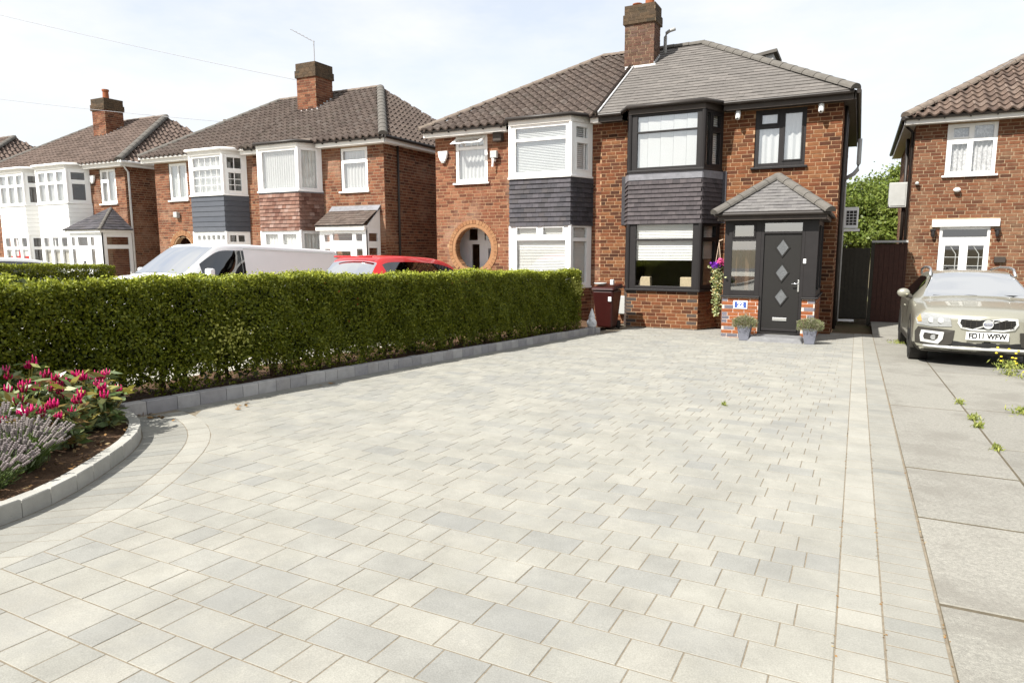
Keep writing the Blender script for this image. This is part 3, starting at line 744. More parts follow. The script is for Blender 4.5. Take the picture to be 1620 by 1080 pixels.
def eaves(root, x0, x1, gaps, fas, gut, ey=EY, yw=YW, brackets=True, hip_side=None, yb=None):
    """soffit, fascia and gutter along the front, left open where the bays stand"""
    xs = [x0]+[v for gp in gaps for v in gp]+[x1]
    for a, b in zip(xs[::2], xs[1::2]):
        m = MB(); m.box(a, b, ey+.06, yw+.05, ZE, ZE+.03); m.box(a, b, ey+.035, ey+.058, ZE-.012, ZE+.16); m.build('fascia', fas, root)
        m = MB(); m.tube([(a, ey-.02, 4.645), (b, ey-.02, 4.645)], .052, 8)
        if brackets:
            x = a+.3
            while x < b: m.box(x, x+.025, ey-.03, ey+.034, 4.57, 4.65); x += .55
        m.build('gutter', gut, root, smooth=False)
def downpipe(root, pts, mat, r=.035): MB().tube(pts, r, 8).build('downpipe', mat, root, smooth=True)
def chimney(root, x0, x1, y0, y1, z0, z1, bm, mort, pots=(), n=120, dark=True):
    m = MB(); m.box(x0, x1, y0, y1, z0, z1-.5); m.box(x0-.045, x1+.045, y0-.045, y1+.045, z1-.5, z1-.25); m.box(x0-.015, x1+.015, y0-.015, y1+.015, z1-.25, z1)
    c = m.build('chimney', mort, root); items = []
    F1 = Fr((x0, y0), (x1, y0)); F2 = Fr((x1, y0), (x1, y1))
    for F in (F1, F2):
        items += brick_items(F, 0, F.len, z0, z1-.5, [], bm, c=.085, joint=.014)
    for d, a, b, mt in ((.045, z1-.5, z1-.25, 'brick_cap'), (.015, z1-.25, z1, 'brick_cap')):
        for F in (Fr((x0-d, y0-d), (x1+d, y0-d)), Fr((x1+d, y0-d), (x1+d, y1+d))): items += brick_items(F, 0, F.len, a, b, [], bm if not dark else mt, c=.085, joint=.008)
    it2 = [q for q in items if q[0].name.startswith('brick')]
    byu = {}
    for q in items: byu.setdefault(q[0].name, []).append(q)
    for k, v in byu.items(): pieces('brick', v, c, 'bricks', n)
    m = MB()   # stepped lead flashing
    m.hexa([(x0-.05, y0-.05, z0-.02), (x1+.06, y0-.05, z0-.02), (x1+.06, y0-.012, z0+.1), (x0-.05, y0-.012, z0+.1), (x0-.05, y0-.06, z0+.02), (x1+.06, y0-.06, z0+.02), (x1+.06, y0-.013, z0+.14), (x0-.05, y0-.013, z0+.14)])
    k = 5
    for i in range(k):
        ya = y0+(y1-y0)*i/k; yb_ = y0+(y1-y0)*(i+1)/k; zz = z0+(ya-y0)*SLP
        m.box(x1+.012, x1+.026, ya-.012, yb_-.013, zz-.02, zz+.2)
    m.hexa([(x1+.01, y0-.1, z0+.0), (x1+.16, y0-.1, z0+.0), (x1+.16, y1, z0+(y1-y0)*SLP+.05), (x1+.01, y1, z0+(y1-y0)*SLP+.05), (x1+.01, y0-.1, z0+.035), (x1+.16, y0-.1, z0+.03), (x1+.16, y1, z0+(y1-y0)*SLP+.08), (x1+.01, y1, z0+(y1-y0)*SLP+.085)])
    m.build('flashing', 'flashing', c)
    for (px, py, h) in pots:
        MB().lathe([(.13, 0), (.115, h*.8), (.14, h*.82), (.14, h), (.1, h), (.09, h*.5)], (px, py, z1), 14).build('chimney_pot', 'chimney_pot', c, smooth=False)
    return c
def roof_under(root, pts_front, extra=(), mat='roof_under'):
    m = MB()
    m.quad(*pts_front)
    for q in extra: m.quad(*q)
    return m.build('roof', mat, root)
PANT = pantile_unit('pantile'); PANT_R = pantile_unit('pantile_right'); PANT_F = pantile_unit('pantile_far'); FLAT = flat_unit('roof_tile', .3, .225, .016)
# ======================= the house at the head of the drive
HX0, HX1 = -6.0, -.49
house = thing('brick_house', 'red brick semi-detached house with dark window frames and pale tiled roof at the drive head', 'house', (-3.25, 18.5, g(18)))
Ff = Fr((HX0, YW), (HX1, YW)); U = lambda x: x-HX0
bayL, bayR = -5.03, -3.31
holes = [(U(bayL-.29), U(bayR+.29), .3, ZE+.2), (U(-2.3), U(-1.21), 3.21, 4.49), (U(-2.3), U(-.85), -.5, 1.85)]
w_ = wall(Ff, 0, Ff.len, ZB, ZE+.02, holes, 'mortar', house)
hb = holes[:2]+[(U(-2.52), U(-.735), -1, 2.3)]
hb[0] = (U(bayL-.29), U(bayR+.29), -1, ZE+.2)
skp = lambda u, z: False
pieces('brick', brick_items(Ff, 0, Ff.len, -.6, ZE, hb, 'brick_hero'), w_, 'bricks', 300)
shell(house, HX0, HX1, YW, 24.2, 'brick_hero', 'r')
Fs_ = Fr((HX1, YW+.003), (HX1, 24.2)); sw = MB(); Fs_.box(sw, .0, Fs_.len, 0, .004, ZB, ZE); sw = sw.build('side_wall_face', 'mortar', house)
pieces('brick', brick_items(Fs_, 0, Fs_.len, -.6, ZE, [], 'brick_hero', phase=1), sw, 'bricks', 0)
def hero_up(L, i):
    if i == 1:
        return [(.17, L-.15, 4.10, 4.44), (.17, L-.15, 3.27, 4.06)], [], vblind(.1, L-.1, 3.22, 4.48, 5), None
    if i == 2: return [(.13, .27, 3.27, 4.44), (.36, .66, 4.14, 4.40), (.36, .66, 3.31, 4.02)], [(.36, .66, 4.14, 4.40), (.36, .66, 3.31, 4.02)], multi(vblind(.1, .3, 3.22, 4.48, 1), hblind(.3, .72, 3.22, 4.48)), None
    return [(.13, .66, 3.31, 4.44)], [], vblind(.1, .72, 3.22, 4.48, 3), None
def hero_low(L, i):
    if i == 1: return [(.19, L-.17, 1.60, 1.93), (.19, L-.17, .47, 1.55)], [], hblind(.12, L-.1, 1.08, 1.95, .036), None
    if i == 2: return [(.13, .62, 1.62, 1.88), (.13, .62, .50, 1.52)], [(.13, .62, 1.62, 1.88)], hblind(.1, .66, 1.12, 1.95, .036), None
    return [(.13, .66, .50, 1.88)], [], None, None
def quoin(i, L):
    def f(u, z, j):
        if i == 1 and (u < .16 or u > L-.16) and j % 2 == 0: return 'brick_dark'
        if j == 0: return 'brick_dark'
        return None
    return f
bay(house, bayL, bayR, 'frame_dark', 'brick_hero', 'mortar', hero_up, hero_low, hung_apron('tile_hung_hero', .165, .1, leadtop=.17), side_up=hero_up, side_low=hero_low, brick_alt=quoin, glass_low='glass_dark')
# lead upstands where the apron meets the wall
for x0, x1 in ((bayL-.42, bayL-.33), (bayR+.33, bayR+.42)):
    MB().box(x0, x1, YW-.03, YW-.012, 1.96, 3.16).build('lead_flashing', 'slate_hung', house)
# bedroom window
def U2(*p): return tuple(p)
window(Ff, U(-2.3), U(-1.21), 3.21, 4.49, [(U(-2.16), U(-1.83), 4.18, 4.38), (U(-2.21), U(-1.78), 3.30, 4.07), (U(-1.66), U(-1.31), 3.36, 4.38)], 'frame_dark', house, glass='glass_bright',
       sashes=[(U(-2.16), U(-1.83), 4.18, 4.38), (U(-1.66), U(-1.31), 3.36, 4.38)], blind=multi(curtain(U(-2.29), U(-1.23), 3.22, 4.48, 'blind_white', 7), ), inset=.03)
# porch inner opening
eaves(house, HX0, HX1+.2, [(bayL-.35, bayR+.35)], 'fascia_dark', 'gutter_black', brackets=False)
HE = HX1+.25; HRX = -4.27
pf = [(HX0, EY-.05, EZ-.03), (HE, EY-.05, EZ-.03), (HRX, RY, RZ), (HX0, RY, RZ)]
rf = roof_under(house, pf, [[(HE, EY-.05, EZ-.03), (HE, 24.5, EZ-.03), (HRX, RY, RZ)], [(HE, 24.5, EZ-.03), (HX0, 24.5, EZ-.03), (HX0, RY, RZ), (HRX, RY, RZ)], [(HX0, EY+.1, EZ-.05), (HX0, 24.4, EZ-.05), (HX0, RY, RZ-.06)]])
roof_slope((HX0, EY-.06, EZ-.035), (1, 0, 0), VD, lambda v: 0 if v < 99 else 0, lambda v: (HE-HX0)+(HRX-HE)*v/VL, VL, FLAT, .3, .2, rf, 300, stagger=True, lift=.02)
cap_line((HE-.02, EY-.05, EZ+.02), (HRX, RY, RZ+.02), .13, .4, 'ridge_grey', rf); cap_line((HRX, RY, RZ+.02), (HX0, RY, RZ+.02), .13, .42, 'ridge_grey', rf)
MB().tube([(HX0+.02, EY-.06, EZ+.03), (HX0+.02, RY, RZ+.05)], .022, 6).build('dry_verge_strip', 'flashing', rf)
# side eaves seen from below, with gutter, downpipe and soil vent
m = MB(); m.box(HX1, HE-.03, EY+.062, 24.3, ZE-.002, ZE+.028); m.box(HE-.03, HE-.008, EY+.035, 24.3, ZE-.012, ZE+.16); m.build('side_fascia', 'fascia_dark', house)
MB().tube([(HE+.04, EY-.02, 4.645), (HE+.04, 24.4, 4.645)], .052, 8).build('gutter', 'gutter_black', house)
downpipe(house, [(HX1+.06, 17.35, 4.6), (HX1+.06, 17.35, -.5)], 'gutter_black'); downpipe(house, [(HX1+.06, 18.2, 4.45), (HX1+.06, 18.2, -.5)], 'gutter_black', .045)
downpipe(house, [(HX1+.06, 19.4, -.5), (HX1+.06, 19.4, 3.0), (HX1+.08, 19.4, 3.1), (HX1+.25, 19.4, 3.2), (HX1+.33, 19.4, 3.3), (HX1+.35, 19.4, 3.45), (HX1+.35, 19.4, 4.05)], 'grey_plastic', .05)
ch = chimney(house, -6.25, -5.41, 19.36, 19.98, EZ+(19.36-EY)*SLP-.08, 8.08, 'brick_chimney', 'mortar_grey', [(-5.62, 19.6, .42), (-6.0, 19.68, .12)])
m = MB(); m.tube([(-5.3, 20.15, 6.5), (-5.3, 20.15, 7.35), (-5.27, 20.15, 7.45), (-5.18, 20.15, 7.5), (-5.02, 20.15, 7.53)], .05, 8); m.build('flue_pipe', 'grey_plastic', house, smooth=True)
# rear dormer showing above the hip
m = MB(); m.hexa([(-3.9, 22.2, 6.0), (-2.6, 22.2, 6.0), (-2.6, 23.4, 6.0), (-3.9, 23.4, 6.0), (-3.9, 22.2, 6.86), (-2.6, 22.2, 7.06), (-2.6, 23.4, 7.06), (-3.9, 23.4, 6.86)]); dm = m.build('dormer', 'grey_plastic', house)
m = MB(); m.hexa([(-4.0, 22.1, 6.87), (-2.5, 22.1, 7.08), (-2.5, 23.5, 7.08), (-4.0, 23.5, 6.87), (-4.0, 22.1, 6.95), (-2.5, 22.1, 7.17), (-2.5, 23.5, 7.17), (-4.0, 23.5, 6.95)]); m.build('dormer_roof', 'ridge_grey', dm)
# ======================= attached house on the left (white frames, round-arched entrance)
LX0, LX1 = -11.05, -6.003
hl = thing('brick_house', 'attached brick house with white frames, dark hung apron and round keyhole entrance arch', 'house', (-8.5, 18.5, g(18)))
Fl = Fr((LX0, YW), (LX1, YW)); U = lambda x: x-LX0
b0, b1 = -8.25, -6.56; AC = (-9.83, 1.38)
holes = [(U(b0-.29), U(b1+.29), .3, ZE+.2), (U(-10.38), U(-9.34), 3.21, 4.49), (U(AC[0]-.6), U(AC[0]+.6), -.6, 1.98)]
wl_ = wall(Fl, 0, Fl.len, ZB, ZE+.02, holes, 'mortar', hl)
hb = [(U(b0-.29), U(b1+.29), -1, ZE+.2), holes[1]]
inarch = lambda u, z: math.hypot(u-U(AC[0]), z-AC[1]) < .75
pieces('brick', brick_items(Fl, 0, Fl.len, -.6, ZE, hb, 'brick_left', skip=inarch), wl_, 'bricks', 300, visible=lambda x, y, z: z > .9)
shell(hl, LX0, LX1-.003, YW, 24.2, 'brick_left', 'l')
ar = MB(); n = 40
for k in range(n):   # curtain of masonry between the square hole and the arch
    a = 2*math.pi*k/n; b = 2*math.pi*(k+1)/n
ar = None
arch = MB()
for r0, r1, w0, w1 in ((.6, .70, -.2, .012), ):
    for k in range(n):
        a = 2*math.pi*k/n; b = 2*math.pi*(k+1)/n
        q = [(r0, a), (r1, a), (r1, b), (r0, b)]
        pts = [(U(AC[0])+r*math.cos(t), AC[1]+r*math.sin(t)) for r, t in q]
        arch.hexa([Fl.P(p[0], w1, p[1]) for p in pts]+[Fl.P(p[0], w0, p[1]) for p in pts])
arch = arch.build('entrance_arch', 'arch_brick', hl)
for r0, r1, w0, w1, nn, off in ((.69, .8, -.05, .022, 44, 0), (.585, .685, -.22, .004, 40, .5)):
    for k in range(nn):
        a = 2*math.pi*(k+off+.05)/nn; b = 2*math.pi*(k+off+.95)/nn
        if math.sin((a+b)/2) < -.75: continue
        m = MB(); pts = [(U(AC[0])+r*math.cos(t), AC[1]+r*math.sin(t)) for r, t in ((r0, a), (r1, a), (r1, b), (r0, b))]
        m.hexa([Fl.P(p[0], w0, p[1]) for p in pts]+[Fl.P(p[0], w1, p[1]) for p in pts]); m.build('arch_brick', 'arch_brick', arch)
# spandrel mortar filling the corners of the square hole
m = MB()
for k in range(n):
    a = 2*math.pi*k/n; b = 2*math.pi*(k+1)/n
    if math.sin((a+b)/2) < -.9: continue
    def sq(t):
        c, s_ = math.cos(t), math.sin(t); f = .61/max(abs(c), abs(s_)); return (c*f, s_*f)
    p = [(.6*math.cos(a), .6*math.sin(a)), sq(a), sq(b), (.6*math.cos(b), .6*math.sin(b))]
    m.hexa([Fl.P(U(AC[0])+x, -.2, AC[1]+z) for x, z in p]+[Fl.P(U(AC[0])+x, -.004, AC[1]+z) for x, z in p])
m.build('arch_spandrel', 'mortar', arch)
Fd = Fr((AC[0]-.9, YW+.75), (AC[0]+.9, YW+.75))
window(Fd, 0, 1.8, -.5, 2.1, [(.32, .62, 1.62, 1.95), (.86, 1.4, 1.62, 1.95), (.42, .68, .1, 1.5), (.98, 1.36, .1, 1.38)], 'frame_white', hl, 'entrance_door', 'glass', sill=False, inset=0)
def l_up(L, i):
    if i == 1: return [(.15, L-.13, 4.16, 4.42), (.15, L-.13, 3.32, 4.09)], [], hblind(.1, L-.08, 3.22, 4.48, .04), None
    if i == 2: return [(.2, .62, 4.14, 4.40), (.22, .62, 3.36, 4.0)], [(.22, .62, 3.36, 4.0)], hblind(.15, .7, 3.22, 4.48, .05, 'blind_edge'), [(.5, .53, 4.14, 4.40), (.51, .54, 3.36, 4.0)]
    return [(.15, .66, 3.32, 4.40)], [], hblind(.1, .7, 3.22, 4.48, .04), None
def l_low(L, i):
    if i == 1: return [(.2, .76, 1.72, 1.90), (.95, 1.5, 1.72, 1.90), (.18, L-.12, .5, 1.58)], [(.2, .76, 1.72, 1.90), (.95, 1.5, 1.72, 1.90)], hblind(.1, L-.08, .45, 1.95, .04), None
    if i == 2: return [(.13, .62, 1.64, 1.90), (.13, .62, .5, 1.55)], [], hblind(.1, .66, .45, 1.95, .04), None
    return [(.13, .66, .5, 1.9)], [], None, None
bay(hl, b0, b1, 'frame_white', 'brick_left', 'mortar', l_up, l_low, hung_apron('slate_hung', .17, .118), side_up=l_up, side_low=l_low, fas='fascia_white')
window(Fl, U(-10.38), U(-9.34), 3.21, 4.49, [(U(-10.28), U(-9.44), 4.2, 4.42), (U(-10.28), U(-9.44), 3.31, 4.12)], 'frame_white', hl, glass='glass_bright', blind=curtain(U(-10.36), U(-9.36), 3.22, 4.48, 'blind_white', 8), inset=.02,
       bars=[(U(-10.09+.2*k), U(-10.06+.2*k), 4.2, 4.42) for k in range(4)])
# open top-hung vent
m = MB(); zt, zb_, wo_ = 4.45, 4.25, .33
for a, b, c, d in cells(0, 1, 0, 1, [(.1, .9, .2, .8)]):
    f = lambda u, v, w: Fl.P(U(-10.34)+.96*u, .0+wo_*(1-v)+w, zb_+(zt-zb_)*v)
    m.hexa([f(a, c, .03), f(b, c, .03), f(b, c, -.01), f(a, c, -.01), f(a, d, .03), f(b, d, .03), f(b, d, -.01), f(a, d, -.01)])
ov = m.build('vent_sash', 'frame_white', hl); m = MB(); m.quad(f(.1, .2, .01), f(.9, .2, .01), f(.9, .8, .01), f(.1, .8, .01)); m.build('pane', 'glass_bright', ov)
eaves(hl, LX0-.2, LX1, [(b0-.35, b1+.35)], 'fascia_white', 'gutter_black')
LE = LX0-.28; LRX = -7.3
rl = roof_under(hl, [(LE, EY-.05, EZ-.03), (LX1, EY-.05, EZ-.03), (LX1, RY, RZ), (LRX, RY, RZ)], [[(LE, 24.5, EZ-.03), (LE, EY-.05, EZ-.03), (LRX, RY, RZ)], [(LX1, 24.5, EZ-.03), (LE, 24.5, EZ-.03), (LRX, RY, RZ), (LX1, RY, RZ)]])
roof_slope((LE, EY-.08, EZ-.045), (1, 0, 0), VD, lambda v: (LRX-LE)*v/VL, lambda v: LX1-LE, VL, PANT, .25, .305, rl, 300, lift=.03)
cap_line((LE, EY-.05, EZ+.02), (LRX, RY, RZ+.03), .12, .42, 'ridge_brown', rl); cap_line((LRX, RY, RZ+.03), (LX1-.25, RY, RZ+.03), .12, .42, 'ridge_brown', rl)
# wall fittings (they hang on the wall, things of their own)
def alarm(x, y, z, label):
    t = thing('alarm_box', label, 'alarm box', (x, y, z-.15)); m = MB()
    m.prism([(x-.16, y-.012, z+.14), (x-.13, y-.012, z-.02), (x-.07, y-.012, z-.15), (x+.07, y-.012, z-.15), (x+.13, y-.012, z-.02), (x+.16, y-.012, z+.14)][::-1], (0, -.09, 0)); m.build('cover', 'white_plastic', t, bevel=.02)
    MB().box(x-.05, x+.05, y-.09, y-.012, z-.18, z-.152).build('strobe', 'pale_plastic', t); return t
alarm(-10.76, YW, 3.98, 'white burglar alarm box beside the open-vented bedroom window')
MB().box(-9.08, -8.82, YW-.19, YW-.009, 4.26, 4.5).build('extractor_hood', 'fascia_dark', None, bevel=.02, label='dark square vent cowl high on the brick wall between white windows', cat='vent')
t = thing('security_light', 'grey floodlight with white sensor on the wall of the attached house', 'lamp', (-9.1, YW, 3.6))
m = MB(); m.box(-9.18, -8.98, YW-.16, YW-.05, 3.83, 4.02); m.build('lamp_head', 'pale_plastic', t, bevel=.015); MB().tube([(-9.1, YW-.01, 3.78), (-9.1, YW-.12, 3.8), (-9.12, YW-.13, 3.6)], [.035, .05, .03], 8).build('sensor', 'white_plastic', t)
def dome_cam(x, lab):
    t = thing('security_camera', lab, 'camera', (x, YW-.25, 4.3), 'white security cameras under the dark eaves'); m = MB(); m.lathe([(.055, .2), (.06, .1), (.05, .06)], (x, YW-.2, 4.28), 12); m.build('mount', 'white_plastic', t, smooth=True)
    MB().ell((x, YW-.22, 4.33), (.055, .06, .055)).build('housing', 'white_plastic', t, smooth=True); MB().ell((x-.005, YW-.262, 4.31), (.024, .024, .024), 8, 6).build('lens', 'dark_plastic', t, smooth=True)
dome_cam(-2.66, 'white dome security camera nearest the dark upper bay window'); dome_cam(-.92, 'white dome security camera at the house corner, beside the bedroom window')
# ======================= porch of the house
PY = 14.8; PXL, PXR = -2.52, -.73
porch = thing('porch', 'dark framed entrance porch with hipped tiled roof and grey front door', 'porch', (-1.62, 15.8, g(15.5)))
Fp = Fr((PXL, PY), (PXR, PY)); V_ = lambda x: x-PXL
Fpl = Fr((PXL, YW-.01), (PXL, PY)); Fpr = Fr((PXR, PY), (PXR, YW-.01))
def pw(F, u0, u1, side):
    m = MB(); F.box(m, u0, u1, -.11, 0, ZB, .345); w = m.build('dwarf_wall', 'mortar_pale', porch); items = []
    def alt(u, z, j):
        e = min(u-u0, u1-u) if side is None else (u-u0 if side == 'l' else u1-u)
        if e < (.17 if j % 2 else .09): return 'brick_blue'
        if j == 1: return 'brick_blue'
        return None
    its = brick_items(F, u0, u1, -.56, .33, [], 'brick_red', c=.075, Lb=.225, joint=.013, alt=alt)
    for nm in ('brick_red', 'brick_blue'):
        pieces('brick', [q for q in its if q[0] is unit_box(nm)], w, 'bricks', 150)
    m = MB(); F.box(m, u0-.02, u1+.02, -.12, .05, .346, .385); m.build('sill', 'frame_dark', w, bevel=.008)
pw(Fp, 0, V_(-1.80), 'l'); pw(Fp, V_(-.97), V_(PXR), 'r'); pw(Fpl, 0, Fpl.len-.01, None); pw(Fpr, .01, Fpr.len, None)
fw_ = window(Fp, 0, V_(-1.80), .386, 1.93, [(V_(-2.37), V_(-1.90), .50, 1.51), (V_(-2.33), V_(-1.95), 1.61, 1.83)], 'frame_dark', porch, glass='glass_porch', proud=.0, sill=False, sashes=[(V_(-2.33), V_(-1.95), 1.61, 1.83)])
m = MB(); Fp.box(m, V_(-.97), V_(PXR), -.08, .0, .386, 1.93); m.build('side_panel', 'frame_dark', porch, bevel=.006)
for F in (Fpl, Fpr):
    window(F, .02, F.len-.02, .386, 1.93, [(.12, F.len/2-.05, .5, 1.83), (F.len/2+.05, F.len-.12, .5, 1.83)], 'frame_dark', porch, glass='glass_porch', proud=0, sill=False)
# door frame with fanlight, door leaf
dfr = window(Fp, V_(-1.80), V_(-.97), -.385, 1.93, [(V_(-1.74), V_(-1.03), -.35, 1.655), (V_(-1.74), V_(-1.03), 1.70, 1.87)], 'frame_dark', porch, 'door_frame', 'glass_porch', proud=-.002, sill=False)
for ch_ in list(dfr.children):
    if ch_.name.startswith('pane'):
        zs = [v.co.z for v in ch_.data.vertices]
        if max(zs) < 1.69: bpy.data.objects.remove(ch_)
Fq_ = Fp
dl, dr = V_(-1.737), V_(-1.033); dcs = [(V_(-1.385), 1.38), (V_(-1.38), .875), (V_(-1.375), .385)]; hw, hh = .115, .165
m = MB(); Fp.box(m, dl, dr, -.07, -.03, -.347, 1.652)
door = m.build('door', 'door_dark', porch, bevel=.004)
for cx, cz in dcs:   # diamond surrounds and panes
    m = MB(); o_ = [(0, hh+.04), (hw+.03, 0), (0, -hh-.04), (-hw-.03, 0)]; i_ = [(0, hh), (hw, 0), (0, -hh), (-hw, 0)]
    for k in range(4):
        j = (k+1) % 4; q = [o_[k], o_[j], i_[j], i_[k]]
        m.hexa([Fp.P(cx+x, -.012, cz+z) for x, z in q][::-1]+[Fp.P(cx+x, -.032, cz+z) for x, z in q][::-1])
    m.build('diamond_moulding', 'door_dark', door)
    m = MB(); m.prism([Fp.P(cx+x, -.022, cz+z) for x, z in i_], tuple(np.array(Fp.w)*-.005)); m.build('diamond_pane', 'frosted', door)
for (a, b, c, d) in ((dl+.06, dr-.06, -.30, -.26),): 
    m = MB(); Fp.box(m, a-.05, b+.05, -.03, -.012, c-.03, c+.02); m.build('weather_bar', 'frame_dark', door, bevel=.004)
m = MB(); Fp.box(m, V_(-1.072), V_(-1.036), -.03, -.012, .49, .73); m.build('handle_plate', 'chrome', door, bevel=.006)
m = MB(); m.tube([Fp.P(V_(-1.054), -.012, .655), Fp.P(V_(-1.054), .04, .655), Fp.P(V_(-1.08), .046, .655), Fp.P(V_(-1.185), .046, .652)], .012, 8); m.build('handle', 'chrome', door, smooth=True)
m = MB(); Fp.box(m, V_(-1.52), V_(-1.24), -.03, -.015, -.115, -.045); m.build('letterbox', 'chrome', door, bevel=.006)
m = MB(); Fp.box(m, V_(-.985), V_(-.93), .001, .02, 1.06, 1.15); m.build('doorbell', 'white_plastic', porch, bevel=.008)
m = MB(); Fp.box(m, V_(-1.40), V_(-1.30), .001, .07, 1.88, 1.98); m.build('porch_light', 'dark_plastic', porch, bevel=.02)
# house number
sg = MB(); Fp.box(sg, V_(-2.29), V_(-2.01), .012, .022, .11, .28); sg = sg.build('number_sign', 'white_plastic', porch, bevel=.02)
m = MB(); Fp.box(m, V_(-2.268), V_(-2.032), .0215, .0235, .13, .26); m.build('sign_face', 'sign_blue', sg)
me = text_mesh('22', .13, 'white_plastic', .001); o = bpy.data.objects.new('house_number', me); o.matrix_basis = Matrix.Translation(Fp.P(V_(-2.15), .0255, .195))@FACE_ROAD; link(o, sg)
# fascia and roof
RX0, RX1, RYF = -2.69, -.55, 14.56; tipx, tipy, tipz = -1.62, 15.6, 2.86; ez = 2.07
m = MB(); m.box(RX0+.04, RX1-.04, RYF+.05, YW-.01, 1.93, 2.04); m.build('fascia', 'fascia_dark', porch)
m = MB(); m.tube([(RX0+.0, YW-.02, 2.05), (RX0+.0, RYF+.01, 2.05), (RX1, RYF+.01, 2.05), (RX1, YW-.02, 2.05)], .042, 8); m.build('gutter', 'gutter_black', porch)
m = MB(); c0, c1 = (RX0, RYF, ez), (RX1, RYF, ez); tp = (tipx, tipy, tipz); tb = (tipx, YW-.01, tipz)
m.quad(c0, c1, tp); m.quad(c1, (RX1, YW-.01, ez), tb, tp); m.quad((RX0, YW-.01, ez), c0, tp, tb); prf = m.build('roof', 'roof_under', porch)
ft = flat_unit('porch_tile', .17, .12, .012); 
hy, hz = tipy-RYF, tipz-ez; Lv = math.hypot(hy, hz)
roof_slope((RX0, RYF, ez), (1, 0, 0), (0, hy/Lv, hz/Lv), lambda v: (tipx-RX0)*v/Lv, lambda v: (RX1-RX0)-(RX1-tipx)*v/Lv, Lv, ft, .17, .108, prf, 300, stagger=True, lift=.016)
hx = RX1-tipx; Lx = math.hypot(hx, hz); D = YW-.01-RYF
roof_slope((RX1, RYF, ez), (0, 1, 0), (-hx/Lx, 0, hz/Lx), lambda v: hy*v/Lx, lambda v: D, Lx, ft, .17, .108, prf, 0, stagger=True, lift=.016)
roof_slope((RX0, YW-.01, ez), (0, -1, 0), (hx/Lx, 0, hz/Lx), lambda v: 0, lambda v: D-hy*v/Lx, Lx, ft, .17, .108, prf, 0, stagger=True, lift=.016)
cap_line((RX0-.02, RYF-.03, ez+.01), (tipx, tipy, tipz+.01), .12, .36, 'ridge_grey', prf); cap_line((RX1+.02, RYF-.03, ez+.01), (tipx, tipy, tipz+.01), .12, .36, 'ridge_grey', prf)
cap_line((tipx, tipy, tipz+.015), (tipx, YW-.01, tipz+.015), .1, .36, 'ridge_grey', prf)
# step
t = MB(); a = g(14.4)
t.prism([(-1.93, 14.16, a-.02), (-.86, 14.16, a-.02), (-.93, 14.22, a+.1), (-1.84, 14.22, a+.1)], (0, .56, 0)); t.build('door_step', 'step_stone', None, bevel=.03, label='low grey stone step in front of the porch door', cat='step')
# interior things behind the bay glass
for x0, x1, nm, lb in ((-4.74, -4.5, 'wicker_box', 'slanted beige box on the sill inside the dark bay window'), (-3.78, -3.5, 'wicker_box', 'square beige box on the sill inside the dark bay window')):
    m = MB(); e = .09 if 'slanted' in lb else 0
    m.hexa([(x0-e, 16.32, .42), (x1, 16.32, .42), (x1, 16.5, .42), (x0-e, 16.5, .42), (x0, 16.32, .68), (x1-.02, 16.32, .68), (x1-.02, 16.5, .68), (x0, 16.5, .68)]); m.build(nm, 'fabric_beige', None, bevel=.01, label=lb, cat='box', group='beige boxes inside the bay window')
